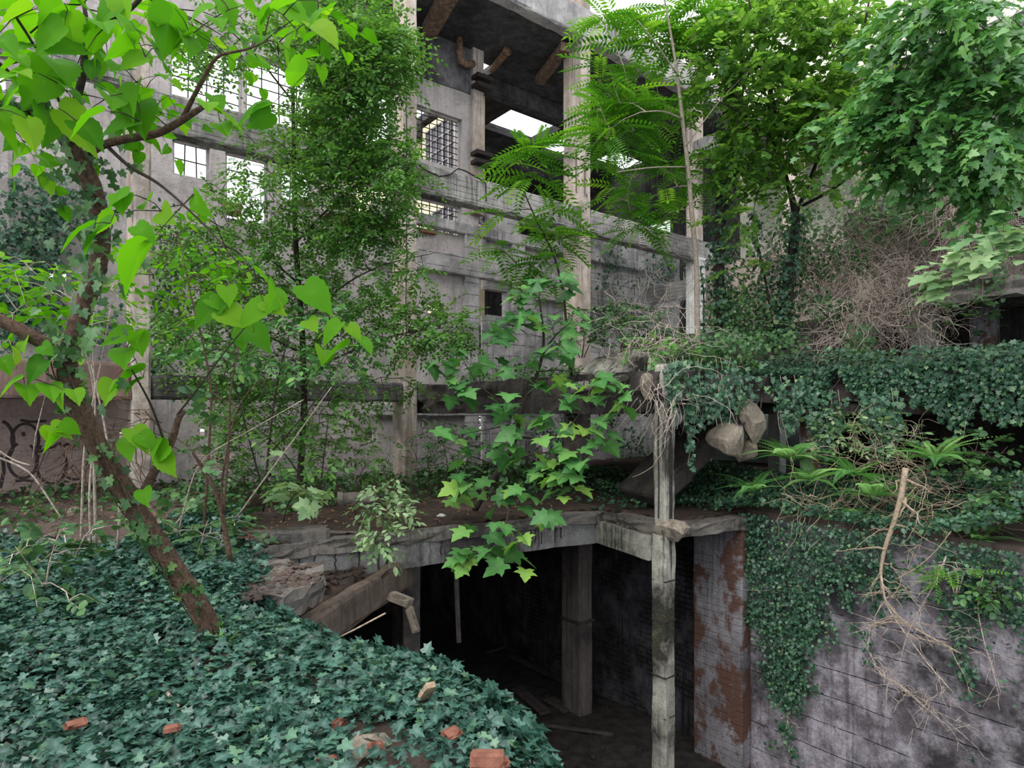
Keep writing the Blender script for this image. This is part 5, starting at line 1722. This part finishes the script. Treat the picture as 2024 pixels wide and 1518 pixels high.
clusters = [(950, 1085, 7.3, 55, 45, 12), (985, 1110, 7.3, 40, 18, 5), (905, 1100, 7.3, 25, 18, 4), (1020, 1075, 7.4, 20, 22, 4), (1010, 1045, 7.5, 35, 15, 4), (1090, 1030, 7.5, 25, 15, 3), (1040, 1000, 7.9, 70, 25, 9), (900, 980, 8.3, 45, 30, 10), (960, 965, 8.4, 60, 25, 6),
            (1150, 760, 7.7, 75, 35, 12), (1195, 780, 7.6, 45, 35, 9), (1210, 815, 7.6, 30, 20, 5), (1180, 870, 7.6, 45, 25, 7), (1130, 890, 7.7, 60, 22, 9), (1060, 905, 8.0, 60, 25, 8), (1040, 745, 8.0, 60, 25, 9), (1090, 765, 7.9, 40, 25, 5), (1025, 850, 8.1, 45, 25, 7), (1100, 945, 7.8, 50, 25, 6), (1120, 970, 7.8, 35, 20, 4),
            (1000, 810, 8.0, 35, 30, 6), (1070, 830, 8.0, 45, 25, 6), (905, 720, 8.0, 45, 45, 11), (880, 690, 8.0, 30, 30, 5), (915, 770, 8.0, 35, 25, 5), (1060, 620, 8.0, 60, 25, 9), (1100, 640, 7.9, 50, 25, 8), (1130, 660, 7.9, 35, 22, 6), (1030, 585, 8.1, 40, 25, 7), (1075, 555, 8.1, 45, 22, 7), (980, 640, 8.1, 35, 20, 5), (1000, 670, 8.2, 30, 20, 4), (1070, 690, 8.0, 40, 25, 6), (1110, 700, 7.9, 40, 20, 5), (940, 880, 8.1, 40, 25, 6), (880, 850, 8.1, 30, 20, 4), (910, 910, 8.3, 35, 20, 4), (1150, 920, 7.7, 30, 20, 4), (1110, 560, 8.2, 35, 20, 5), (960, 720, 8.1, 30, 22, 4), (1110, 815, 7.8, 40, 15, 4), (1160, 835, 7.7, 35, 15, 4)]
for u, v, y, ru, rv, n in clusters:
    c = np.array([P(u + RNG.normal() * ru * .6, v + RNG.normal() * rv * .6, y + RNG.normal() * .12) for _ in range(n)])
    G.tips, G.dirs = [], []
    G.grow(c, seg=.15, r0=.0035, maxr=.008, up=.1)
    a = RNG.uniform(0, 6.28, n)
    ax = np.stack([np.cos(a), np.sin(a) - .55, -.35 + 0 * a], 1)
    tt = np.clip(RNG.beta(2.2, 2.4, n) + (.12 if u > 1120 or v > 930 else -.05), 0, 1)
    L.put(np.array(G.tips), ax, UP + rnd(n, 3, .38) + np.array((0, -.2, 0)), RNG.uniform(.17, .29, n), FIG, tt)
L.make('foliage', 'fig', G.root)
G.finish('bark_dark')

# ================================================================ feathery leaved saplings
def feather(name, trunk, limbs, spec, n, size, lab, mat='bark_dark', per=3, tmpl=None, leaf='ash', up=.2, droop=.35):
    pl = Plant(name, P(*trunk[0][:3]), lab, 'tree', None)
    pl.limb('trunk', trunk, mat, 8)
    for b in limbs:
        pl.limb('branch', b, mat, 6)
    pl.grow(blobs(spec, n), seg=.2, r0=.006, maxr=.016, up=up)
    tips, dirs = np.array(pl.tips), np.array(pl.dirs)
    L = Leaves()
    for k in range(per):
        m = len(tips)
        a = RNG.uniform(0, 6.28, m)
        ax = np.stack([np.cos(a), np.sin(a), RNG.uniform(-.35, .45, m) - droop * .3], 1) + dirs * .3
        L.put(tips, ax, UP + rnd(m, 3, .25), size * RNG.uniform(.65, 1.15, m), tmpl or ASH)
    L.make('foliage', leaf, pl.root)
    pl.finish(mat)
    return pl


feather('feathery_sapling', [(1130, 745, 10.6, .03), (1122, 690, 10.5, .027), (1115, 580, 10.3, .022), (1095, 500, 10.1, .018), (1068, 453, 10.0, .015), (1040, 390, 9.9, .010), (1022, 345, 9.8, .005)], [],
        [(1020, 330, 55, 45, 9.7, .35, 3), (1060, 350, 35, 30, 9.7, .3, 1.2), (1070, 440, 70, 50, 9.9, .4, 3), (1000, 430, 40, 30, 9.8, .3, 1), (1110, 430, 40, 40, 9.9, .3, 1.2), (1000, 500, 60, 35, 9.9, .3, 1.6), (1080, 530, 55, 30, 10.1, .3, 1.6), (1040, 295, 45, 18, 9.6, .2, 1.2)], 34, .62,
        'feathery leaved sapling rising in front of the middle beam', per=3)
feather('feathery_tree', [(1382, 745, 10.3, .05), (1378, 640, 10.2, .045), (1377, 520, 10.0, .042), (1368, 430, 9.8, .038), (1360, 330, 9.6, .034), (1348, 230, 9.4, .028), (1338, 140, 9.2, .022), (1325, 60, 9.0, .016), (1310, -20, 8.8, .01)],
        [[(1348, 235, 9.4, .016), (1310, 218, 9.1, .012), (1265, 222, 8.9, .007)], [(1340, 150, 9.2, .014), (1300, 90, 8.8, .010), (1260, 40, 8.6, .006)], [(1355, 290, 9.5, .012), (1420, 200, 9.2, .01), (1480, 140, 9.0, .006)], [(1360, 330, 9.6, .012), (1290, 330, 9.2, .01), (1220, 340, 9.0, .006)]],
        [(1290, 60, 130, 60, 9.6, .6, 5), (1230, 190, 80, 70, 9.5, .6, 3.2), (1280, 210, 90, 90, 9.9, .6, 3), (1205, 260, 50, 55, 9.5, .4, 2.2), (1330, 360, 90, 70, 10.2, .5, 3.2), (1220, 350, 60, 50, 9.8, .4, 1.4), (1280, 430, 60, 45, 10.1, .4, 2), (1410, 70, 110, 70, 9.8, .6, 3.5), (1430, 30, 120, 50, 9.5, .6, 3), (1190, 30, 30, 25, 9.3, .3, .8), (1400, 180, 60, 60, 10, .4, 1.5)], 185, .56,
        'tall pale stemmed feathery leaved tree on the ledge left of the white pillar', 'bark_pale', per=3)

# ================================================================ the canopy hanging in at upper right
K = Plant('canopy_tree', P(1545, 660, 11.5), 'dark forked tree on the ledge whose leafy crown fills the upper right', 'tree')
K.limb('trunk', [(1545, 690, 11.0, .10), (1552, 640, 10.9, .095), (1560, 560, 10.8, .09), (1570, 480, 10.7, .08), (1575, 430, 10.6, .07), (1565, 390, 10.5, .05)], 'bark_dark', 10)
K.limb('branch', [(1565, 392, 10.5, .04), (1550, 340, 10.3, .035), (1542, 280, 10.1, .03), (1530, 200, 9.8, .025), (1500, 100, 9.5, .018), (1480, 0, 9.2, .012)], 'bark_dark', 8)
K.limb('branch', [(1575, 420, 10.6, .035), (1610, 330, 10.2, .03), (1650, 240, 9.9, .025), (1700, 100, 9.4, .018), (1720, -10, 9.0, .012)], 'bark_dark', 8)
K.limb('branch', [(1578, 410, 10.6, .03), (1640, 380, 10.2, .025), (1740, 300, 9.7, .02), (1850, 240, 9.2, .014), (1960, 190, 8.8, .008)], 'bark_dark', 8)
K.limb('branch', [(1545, 300, 10.1, .02), (1480, 230, 9.7, .015), (1420, 200, 9.4, .01)], 'bark_dark', 6)
K.grow(blobs([(1480, 120, 130, 90, 9.3, .8, 6), (1580, 200, 130, 100, 9.6, .8, 7), (1520, 260, 120, 70, 9.8, .7, 5), (1690, 160, 110, 90, 9.4, .8, 4), (1480, 330, 90, 60, 9.9, .6, 3), (1580, 370, 80, 40, 10.1, .5, 1.6), (1450, 430, 70, 60, 10.1, .5, .8), (1640, 60, 90, 45, 9.2, .6, 2), (1560, 30, 130, 50, 9.0, .6, 3.5), (1660, 290, 70, 40, 9.8, .5, 1.5), (1500, 520, 80, 50, 10.4, .5, .3), (1700, 30, 120, 40, 9.2, .5, 1.5), (1750, 300, 50, 50, 9.8, .4, 1)], 520), seg=.25, r0=.006, maxr=.018)
L = Leaves()
K.sprays(L, 9, .42, .10, ROUND, droop=.35, spread=.8, flat=.3, fan_out=2)
L.make('foliage', 'canopy', K.root)
K.finish('bark_dark')
K = Plant('overhanging_tree', P(2260, 900, 8.2), 'tree leaning in from the right edge with broad drooping leafy boughs', 'tree')
K.limb('trunk', [(2290, 800, 8.3, .10), (2260, 500, 8.0, .09), (2230, 200, 7.8, .08), (2200, 0, 7.6, .06)], 'bark_dark', 10)
K.limb('branch', [(2230, 200, 7.8, .045), (2120, 110, 7.5, .035), (2000, 70, 7.3, .028), (1900, 60, 7.2, .02), (1800, 80, 7.2, .012)], 'bark_dark', 8)
K.limb('branch', [(2240, 260, 7.8, .04), (2100, 220, 7.5, .03), (1960, 220, 7.3, .02), (1850, 260, 7.2, .012), (1780, 300, 7.2, .008)], 'bark_dark', 8)
K.limb('branch', [(2205, 30, 7.6, .04), (2080, -10, 7.2, .03), (1950, -20, 7.0, .02)], 'bark_dark', 8)
K.grow(blobs([(1900, 60, 200, 90, 7.3, .8, 6), (2000, 130, 120, 110, 7.1, .7, 5), (1850, 190, 140, 95, 7.4, .7, 6), (1980, 270, 120, 90, 7.2, .7, 5), (1800, 260, 60, 60, 7.4, .5, 2.5), (1760, 180, 70, 70, 7.5, .5, 2), (1880, 320, 70, 45, 7.4, .5, 2), (1990, 340, 50, 40, 7.2, .4, 1.4), (1880, 10, 130, 30, 7.0, .5, 3), (1700, 230, 70, 50, 7.6, .4, 1.5), (1960, 400, 50, 30, 7.2, .3, .8), (1790, 330, 50, 30, 7.5, .3, .8)], 430), seg=.25, r0=.006, maxr=.016)
L = Leaves()
K.sprays(L, 7, .46, .115, MAPLE, droop=.8, spread=.75, flat=.35, fan_out=2, heading=np.array((-.75, -.2, -.25)))
L.make('foliage', 'maple', K.root)
K.finish('bark_dark')
# pale leaved bough in front at the right edge
K = Plant('pale_bough', P(2140, 470, 6.0), 'bough of pale lobed leaves reaching in from the right edge', 'branch')
K.limb('stem', [(2140, 420, 6.1, .016), (2040, 460, 6.0, .012), (1960, 500, 5.95, .009), (1880, 540, 5.9, .005), (1830, 570, 5.9, .003)], 'bark', 6)
L = Leaves()
n = 95
t = RNG.random(n)
c = np.array([P(2050 - a * 215 + RNG.normal() * 18, 448 + a * 118 + RNG.normal() * 22, 5.95 + RNG.normal() * .12) for a in t])
K.grow(c, seg=.1, r0=.003, maxr=.006)
L.put(np.array(K.tips), np.array((-.85, -.25, -.30)) + rnd(n, 3, .22), UP + np.array((-.15, -.35, 0)) + rnd(n, 3, .2), RNG.uniform(.13, .21, n), MAPLE)
L.make('foliage', 'pale', K.root)
K.finish('bark')

# ================================================================ vine thickets on the right terraces
def thicket(name, spec, n, lab, mat, r=(.0035, .008), ln=(.5, 1.3), cat='vines', curl=.3, hang=-.55, kind='thing'):
    mb = MB()
    for k in range(n):
        c = blobs(spec, 1)[0]
        L_ = RNG.uniform(*ln)
        m = 11
        d = unit(np.array((RNG.normal() * .6, RNG.normal() * .4, RNG.normal() * .6 + hang * .6)))
        q = [c]
        for i in range(m):
            d = unit(d + RNG.normal(size=3) * curl + np.array((0, 0, hang * .12)))
            q.append(q[-1] + d * L_ / m)
        r0 = RNG.uniform(*r)
        mb.tube(np.array(q), np.linspace(r0, r0 * .35, m + 1), 4)
    return tag(mb.build(name, mat, smooth=True), lab, cat, kind=kind)


thicket('vine_thicket', [(1720, 470, 110, 70, 11.2, .5, 4), (1650, 540, 120, 80, 11.2, .5, 4), (1780, 550, 100, 60, 10.6, .5, 3), (1820, 480, 70, 60, 10.8, .4, 2), (1560, 520, 80, 100, 11.6, .4, 2.5)], 1150, 'mass of bare brown vines matted over the middle of the right terraces', 'vine', kind='stuff')
thicket('vine_thicket', [(1750, 610, 110, 70, 10.2, .5, 4), (1690, 660, 70, 60, 10.0, .4, 2.5), (1830, 640, 60, 50, 9.6, .4, 1.5)], 520, 'curtain of bare vines hanging below the overhanging slab', 'vine', curl=.35, kind='stuff')
thicket('vine_thicket', [(1900, 390, 80, 45, 10.2, .4, 3), (1930, 440, 60, 45, 9.8, .4, 2)], 420, 'bare brown vines bunched under the upper ledge at right', 'vine', kind='stuff')
thicket('vine_thicket', [(1712, 260, 22, 90, 14.7, .2, 3), (1712, 350, 24, 60, 14.6, .2, 2)], 170, 'dry vines wrapped around the vine clad column', 'vine', ln=(.6, 1.5), hang=.3, kind='stuff')
thicket('vine_thicket', [(1290, 690, 90, 40, 8.9, .4, 3), (1230, 640, 60, 50, 9.6, .4, 2), (1320, 640, 60, 40, 9.4, .4, 2), (1320, 560, 80, 40, 10.4, .4, 1)], 190, 'bare creepers looping over the ledge left of the white pillar', 'vine', kind='stuff')
thicket('vine_thicket', [(1320, 790, 60, 45, 8.05, .25, 2), (1300, 760, 50, 30, 8.0, .2, 2)], 40, 'stray bare vines dangling around the post head', 'vine', ln=(.5, 1.1), hang=-.8)
thicket('root_bundle', [(1780, 930, 60, 45, 8.0, .3, 3), (1720, 900, 80, 40, 8.2, .3, 2), (1820, 980, 60, 60, 7.6, .3, 2)], 110, 'tangle of pale dead stems above the pit wall', 'vine_pale', hang=-.3, kind='stuff')
thicket('root_bundle', [(1900, 1010, 90, 50, 7.4, .3, 2), (1640, 1000, 90, 30, 8.3, .3, 2)], 70, 'thin pale stems straying over the ivy slope', 'vine_pale', hang=-.3, kind='stuff')

L = Leaves()
p = blobs([(1640, 480, 130, 90, 11.0, .5, 4), (1760, 430, 110, 60, 11.0, .5, 3), (1880, 350, 110, 50, 10.6, .5, 4), (1800, 330, 90, 40, 11.4, .5, 2.5), (1830, 420, 90, 40, 10.6, .5, 3), (1560, 440, 80, 80, 11.4, .5, 3), (1690, 340, 60, 60, 12.5, .5, 2), (1450, 560, 60, 90, 11.0, .4, 2), (1500, 620, 90, 50, 10.8, .4, 2)], 3600)
carpet(L, p, np.array((-.3, -.5, .8)), RNG.uniform(.06, .12, len(p)), OVAL, .5, np.array((-.4, -.4, -.4)), .1, RNG.beta(3.5, 1.8, len(p)))
tag(L.make('creeper_leaves', 'bush'), 'sparse yellowish creeper leaves over the brown vines at right', 'leaves', kind='stuff')
L = Leaves()
p = blobs([(1610, 520, 60, 40, 11.2, .3, 1.5), (1690, 520, 40, 40, 11, .3, 1.2), (1560, 590, 80, 90, 11.2, .4, 3), (1640, 610, 60, 40, 10.8, .3, 1.3), (1440, 620, 50, 60, 10.6, .3, 2), (1500, 680, 110, 30, 10.3, .4, 3), (1420, 690, 80, 40, 9.8, .4, 2.4), (1700, 690, 40, 60, 9.8, .3, 1.6), (1490, 640, 30, 80, 11, .3, 1), (1960, 560, 60, 50, 9.4, .3, 1)], 2400)
carpet(L, p, np.array((-.3, -.8, .5)), RNG.uniform(.045, .085, len(p)), IVY, .5, np.array((0, -.2, -1.)), .1)
tag(L.make('ivy', 'bush'), 'green ivy clumps among the vines on the right terraces', 'ivy', kind='stuff')


def clad(pts, n, spread, lab, name='ivy_column', size=(.045, .085), stem=True, cat='ivy', mat='ivy_far'):
    q, r = smooth_line(*px_line(pts))
    root = empty(name, q[0])
    tag(root, lab, cat, kind='thing')
    V, F = rod(q, r, 8)
    mesh('stem', V, F, 'bark_dark', root, smooth=True)
    L = Leaves()
    i = RNG.integers(0, len(q), n)
    off = unit(rnd(n) * (1, 1, .4) + (0, -.5, 0))
    p = q[i] + off * (r[i] + RNG.gamma(2, spread / 2, n))[:, None]
    carpet(L, p, off + np.array((0, 0, .3)), RNG.uniform(*size, n), IVY, .4, np.array((0, -.1, -1.)), .06)
    L.make('foliage', mat, root)


clad([(1422, 720, 10.6, .09), (1420, 560, 10.6, .09), (1424, 420, 10.5, .09), (1430, 300, 10.4, .08), (1436, 200, 10.3, .07), (1470, 120, 10.0, .05)], 1300, .075, 'thick dark trunk wrapped in ivy, right of the pale stemmed tree')
clad([(1540, 680, 10.9, .05), (1546, 600, 10.8, .05), (1560, 520, 10.7, .05), (1572, 430, 10.5, .05)], 600, .09, 'ivy sleeve on the dark forked tree of the terrace')
clad([(1530, 665, 10.8, .02), (1515, 560, 10.8, .02), (1500, 500, 10.8, .02), (1490, 430, 10.8, .015)], 350, .12, 'bushy ivy stem leaning left of the forked tree')
clad([(1394, 715, 11.6, .012), (1390, 640, 11.5, .012), (1392, 580, 11.4, .012), (1384, 530, 11.3, .01)], 160, .05, 'thin ivy climbing the white pillar', size=(.035, .07))

# ivy and shrubs on the left wall
def wall_ivy(spec, n, d, lab, size=(.06, .12), mat='bush', tm=IVY):
    L = Leaves()
    p = []
    w = np.array([s[4] for s in spec], float)
    for (u, v, ru, rv, _), m in zip(spec, RNG.multinomial(n, w / w.sum())):
        for _ in range(m):
            a = rnd(1)[0] * .5
            s_, z_, _y = on_d(u + a[0] * ru, v + a[1] * rv, d)
            p.append(W(s_, d - abs(a[2]) * .25, max(z_, .03)))
    p = np.array(p)
    carpet(L, p, unit(-E2 + .3 * UP), RNG.uniform(*size, len(p)), tm, .5, np.array((0, -.1, -1.)), .06)
    return tag(L.make('wall_ivy', mat), lab, 'ivy', kind='stuff')


wall_ivy([(30, 500, 70, 160, 3), (90, 450, 60, 90, 2), (80, 600, 60, 80, 1.5), (20, 620, 40, 90, 1.2), (150, 400, 60, 80, .8), (200, 640, 60, 50, .6)], 1700, 2.1, 'grey green ivy climbing the pale wall at far left', mat='ivy_far')
wall_ivy([(330, 560, 40, 100, 2), (320, 640, 35, 70, 2), (340, 480, 40, 60, 1), (315, 720, 30, 40, 1)], 900, 1.2, 'leafy creeper hanging beside the leftmost column', mat='bush', tm=OVAL)
wall_ivy([(1110, 900, 60, 60, 1), (1080, 860, 50, 60, 1), (1240, 880, 40, 50, 1), (1340, 850, 40, 60, 1), (1385, 900, 30, 80, .7)], 800, 2.0, 'ivy on the lower wall seen under the ledge', mat='ivy_far')
wall_ivy([(1200, 520, 30, 60, 1), (1210, 590, 40, 40, .7), (1290, 540, 50, 40, 1), (1320, 520, 20, 60, 1)], 500, 2.0, 'dark ivy on the far wall right of the strapped column', mat='ivy_far')

# ================================================================ saplings and bushes on the left and the slab
bush('sapling', [(420, 540, 70, 45, 6.3, .3, 1), (340, 470, 70, 40, 6.2, .3, 1), (280, 530, 60, 40, 6.2, .3, 1), (370, 620, 60, 40, 6.3, .3, 1)], 46, OVAL, .11, 'linden', 'thin stemmed sapling with yellowish leaves just right of the leftmost column', 'sapling',
     [[(402, 1060, 6.6, .016), (412, 900, 6.5, .014), (420, 780, 6.4, .012), (405, 690, 6.3, .010), (380, 600, 6.2, .007), (360, 500, 6.1, .004)], [(437, 1060, 6.6, .014), (452, 900, 6.5, .012), (455, 760, 6.4, .010), (480, 650, 6.3, .006), (500, 560, 6.2, .003)]], 'bark', 6, .3)
bush('sapling', [(60, 560, 90, 60, 5.6, .4, 1.5), (190, 640, 80, 50, 5.6, .4, 1.5), (140, 580, 80, 50, 5.6, .4, 1.2), (220, 560, 50, 40, 5.6, .3, 1), (40, 620, 60, 40, 5.6, .3, 1)], 64, OVAL, .115, 'linden', 'leafy light green sapling behind the leaning trunk at left', 'sapling',
     [[(190, 1080, 6.2, .014), (185, 900, 6.0, .012), (190, 760, 5.9, .010), (150, 640, 5.7, .007), (110, 520, 5.6, .004)], [(160, 1090, 6.2, .012), (165, 880, 6.0, .011), (200, 720, 5.8, .008), (220, 600, 5.6, .004)]], 'vine', 6, .3)
bush('sapling', [(560, 640, 90, 50, 8.2, .4, 1.5), (470, 700, 80, 50, 8.0, .4, 1.3), (660, 600, 80, 50, 8.4, .4, 1), (620, 720, 90, 50, 8.2, .4, 1.3), (400, 680, 60, 50, 7.8, .3, 1), (520, 570, 80, 40, 8.2, .3, .8), (700, 690, 60, 40, 8.4, .3, .7)], 120, OVAL, .115, 'fig', 'broad leaved grey green sapling spreading in front of the slender tree', 'sapling',
     [[(520, 1010, 8.6, .018), (530, 900, 8.5, .016), (540, 800, 8.4, .013), (560, 700, 8.3, .010), (590, 600, 8.3, .004)], [(525, 990, 8.6, .014), (490, 860, 8.4, .011), (460, 740, 8.1, .008), (410, 650, 7.9, .004)], [(530, 900, 8.5, .012), (620, 800, 8.4, .009), (690, 690, 8.4, .005)]], 'bark_dark', 7, .32)
bush('sapling', [(560, 860, 90, 50, 8.6, .4, 1.5), (660, 830, 80, 60, 8.8, .4, 1.3), (460, 850, 60, 50, 8.2, .3, 1), (700, 900, 60, 50, 8.8, .4, 1), (600, 930, 100, 35, 8.4, .4, 1.2)], 80, OVAL, .10, 'fine', 'leafy undergrowth sapling below the low dark beam around the slender trunk', 'sapling',
     [[(630, 1000, 8.8, .014), (640, 900, 8.8, .011), (650, 820, 8.8, .006)], [(625, 1000, 8.8, .012), (570, 900, 8.6, .009), (500, 840, 8.3, .005)]], 'bark_dark', 7, .3)
bush('forked_sapling', [(400, 890, 30, 30, 5.8, .2, 1), (360, 980, 40, 30, 5.8, .2, 1), (430, 800, 40, 40, 5.6, .2, 1)], 12, ROUND, .10, 'bush', 'brown forked stem rising from the ivy between the trunk and the slab', 'sapling',
     [[(455, 1105, 5.9, .026), (447, 1060, 5.9, .024), (438, 1010, 5.85, .022), (425, 965, 5.8, .020), (400, 925, 5.75, .016), (382, 895, 5.7, .012)], [(440, 1015, 5.85, .014), (437, 960, 5.8, .012), (450, 880, 5.7, .009), (470, 800, 5.6, .006), (520, 740, 5.5, .003)]], 'bark', 5, .22)
for k, (row, lab) in enumerate(([[(180, 1075, 5.9, .010), (175, 980, 5.8, .009), (182, 900, 5.75, .008), (190, 800, 5.7, .006), (180, 650, 5.6, .004)], 'straight bare stem nearest behind the leaning trunk'], [[(232, 1085, 5.9, .012), (238, 1000, 5.8, .011), (220, 920, 5.8, .010), (205, 830, 5.7, .008), (180, 720, 5.6, .004)], 'bare stem crossing behind the trunk fork'],
                                [[(60, 920, 6.4, .008), (25, 910, 6.4, .008), (-30, 870, 6.3, .007)], 'bare twig sagging before the graffiti wall'], [[(125, 1030, 6.0, .008), (60, 930, 5.9, .009), (0, 905, 5.8, .01), (-40, 890, 5.7, .01)], 'dead branch slanting down across the graffiti'],
                                [[(350, 1060, 6.2, .008), (375, 960, 6.1, .007), (395, 905, 6.0, .006), (460, 870, 5.9, .005), (600, 790, 5.6, .003)], 'thin arching stem over the bank right of the trunk'], [[(470, 1020, 7.2, .010), (520, 950, 7.0, .009), (580, 870, 6.8, .008), (630, 800, 6.6, .006), (655, 765, 6.5, .004)], 'pale stem leaning right in front of the slender tree'],
                                [[(65, 910, 6.6, .006), (70, 860, 6.5, .006), (85, 800, 6.5, .005), (90, 780, 6.4, .004)], 'wavy dry shoot in front of the graffiti'])):
    q, r = smooth_line(*px_line(row))
    V, F = rod(q, r, 6)
    tag(mesh('bare_stem', V, F, 'vine', smooth=True), lab, 'stem', 'bare stems on the left bank', 'thing')
thicket('stem_bundle', [(150, 880, 60, 60, 6.3, .4, 1), (200, 900, 50, 80, 6.4, .4, 1), (260, 830, 60, 60, 6.6, .4, .8)], 60, 'dry creeper stems hanging below the reddish beam', 'bark', ln=(.6, 1.4), hang=-.5, kind='stuff')

bush('low_bush', [(100, 1090, 90, 45, 4.9, .4, 2), (40, 1130, 70, 50, 4.5, .3, 1.5), (180, 1060, 70, 40, 5.4, .3, 1), (150, 1180, 70, 40, 4.3, .3, .8)], 34, ROUND, .085, 'bush', 'low bush of soft leaves on the bank at lower left', 'bush', [[(90, 1180, 4.8, .008), (95, 1120, 4.8, .006), (110, 1070, 4.8, .003)], [(100, 1180, 4.8, .008), (60, 1120, 4.7, .005), (30, 1080, 4.6, .003)]], 'vine', 6, .2)
bush('low_bush', [(400, 1060, 80, 40, 6.2, .3, 2), (340, 1040, 60, 35, 6.2, .3, 1), (470, 1040, 60, 30, 6.6, .3, 1)], 36, ROUND, .08, 'bush', 'leafy bush at the foot of the thin stems right of the trunk', 'bush', [[(395, 1105, 6.2, .008), (400, 1060, 6.2, .006), (410, 1030, 6.2, .003)]], 'vine', 6, .2)
bush('light_bush', [(770, 965, 50, 35, 8.2, .3, 1.4), (745, 1010, 50, 40, 7.5, .3, 2.2), (755, 1055, 25, 35, 7.1, .2, 1.4), (790, 1000, 30, 20, 7.8, .2, .6)], 58, OVAL, .105, 'pale', 'bush of pale narrow leaves drooping over the slab edge below the middle column', 'bush', [[(765, 990, 8.2, .012), (765, 960, 8.2, .010), (760, 930, 8.2, .006)], [(762, 985, 8.2, .01), (750, 1000, 7.6, .008), (758, 1050, 7.1, .004)]], 'bark_dark', 7, .26, droop=.6)
bush('light_bush', [(575, 968, 45, 16, 7.3, .3, 2), (618, 985, 20, 14, 7.2, .2, .6), (540, 905, 40, 30, 7.2, .3, 1)], 14, MAPLE, .17, 'pale', 'few pale lobed leaves low beside the clay pipe', 'plant', [[(560, 1030, 7.4, .008), (570, 990, 7.3, .006), (600, 965, 7.2, .003)]], 'bark_dark', 4, .2)
for k, (u, v, y, ru, rv, n, tm, s, mt, lab) in enumerate(((480, 930, 9.5, 100, 50, 80, OVAL, .09, 'bush', 'shady bush below the holes in the low wall'), (880, 890, 11.3, 80, 60, 85, OVAL, .085, 'bush', 'wispy shrub before the pinkish lower wall'), (1000, 930, 10.5, 90, 40, 46, ROUND, .09, 'bush', 'shrub at the foot of the sapling behind its trunk'),
                                                          (700, 890, 10.6, 90, 55, 90, OVAL, .085, 'fine', 'shrub between the slender tree and the middle column'), (420, 1000, 8.3, 80, 35, 36, ROUND, .09, 'bush', 'leafy bush on the bank left of the slender tree foot'), (1150, 650, 9.8, 70, 45, 60, OVAL, .09, 'bush', 'small bush on the ledge against the strapped column'),
                                                          (1250, 640, 9.6, 80, 50, 95, OVAL, .09, 'bush', 'bush on the ledge between the strapped column and the white pillar'), (1300, 690, 9.0, 70, 28, 60, ROUND, .075, 'fern', 'bright green bush right above the front post'), (1470, 620, 10.6, 80, 60, 70, OVAL, .09, 'bush', 'bush on the ledge just right of the white pillar'), (1440, 720, 9.4, 60, 25, 34, ROUND, .08, 'bush', 'low bush on the ledge above the hanging boulders'),
                                                          (1640, 850, 8.9, 60, 40, 34, OVAL, .09, 'pale', 'bush of pale leaves hanging before the dark gap under the ledge'), (1750, 860, 8.2, 80, 50, 46, OVAL, .09, 'pale', 'sprawling pale leaved shrub above the dead branch'), (1900, 900, 7.6, 90, 50, 50, ROUND, .085, 'bush', 'bluish green shrub under the ledge at far right'), (1980, 990, 7.0, 60, 60, 40, ROUND, .08, 'bush', 'shrub at the right edge above the pit wall'),
                                                          (1960, 1150, 6.6, 40, 50, 26, ROUND, .075, 'bush', 'shrub hanging over the wall top at the right edge'), (1880, 620, 9.6, 90, 35, 30, OVAL, .11, 'bush', 'thin twigs with sparse leaves in the dark gap at right'), (1890, 1130, 6.8, 40, 30, 14, ASH_S, .22, 'ash', 'feathery leaved seedling hanging over the wall at right'))):
    c = (u, v + rv, y)
    bush('shrub', [(u, v, ru, rv, y, .4, 1)], n, tm, s, mt, lab, 'shrub', [[(u, v + rv + 12, y, .010), (u + 6, v + rv * .4, y, .008), (u - 5, v - rv * .2, y, .004)], [(u + 4, v + rv + 12, y, .008), (u + ru * .4, v, y - .1, .004)], [(u - 4, v + rv + 12, y, .008), (u - ru * .4, v, y + .1, .004)]], 'vine' if mt != 'bush' else 'bark_dark', 6 if tm is not ASH_S else 3, .24)
# grass tuft at the trunk foot
mb = MB()
c = on_z(440, 1288, .0)
for k in range(26):
    a = RNG.uniform(0, 6.28)
    t = np.linspace(0, 1, 6)[:, None]
    d = np.array((math.cos(a), math.sin(a), 0)) * RNG.uniform(.05, .2)
    q = c + d * t + np.array((0, 0, 1.)) * RNG.uniform(.12, .3) * (t - .55 * t * t)
    w_ = np.linspace(.005, .001, 6)[:, None]
    sd = np.array((-math.sin(a), math.cos(a), 0.))
    V = np.concatenate([q - sd * w_, q + sd * w_])
    F = np.array([(i, i + 1, i + 7, i + 6) for i in range(5)])
    mb.add(V, F, .7)
tag(mb.build('grass_tuft', 'fern', attrs=True), 'small tuft of bright grass at the foot of the leaning trunk', 'grass', kind='thing')

# trees outside, seen through the openings
for k, (s_, d_r, h, rr, lab) in enumerate(((-1, 9, 4.5, 1.8, 'green tree outside, seen through the holes in the low wall'), (6.0, 8, 3.0, 1.4, 'bushy tree outside behind the lower wall gap'), (11, 7, 3.2, 1.4, 'bushy tree outside behind the gap under the ledge'))):
    root = empty('outside_tree', W(s_, d_r, 0))
    tag(root, lab, 'tree', kind='thing')
    mb = MB()
    mb.tube(np.array([W(s_, d_r, -.1), W(s_ + .1, d_r, h * .5), W(s_, d_r, h * .9)]), [.1, .08, .03], 8)
    mb.build('trunk', 'bark_dark', root)
    L = Leaves()
    n = 1500
    p = W(s_, d_r, h * .55) + unit(rnd(n)) * (RNG.random(n) ** .4)[:, None] * np.array((rr, rr, h * .5))
    L.put(p, rnd(n), UP + rnd(n, 3, .5), RNG.uniform(.12, .22, n), OVAL)
    L.make('foliage', 'maple', root)
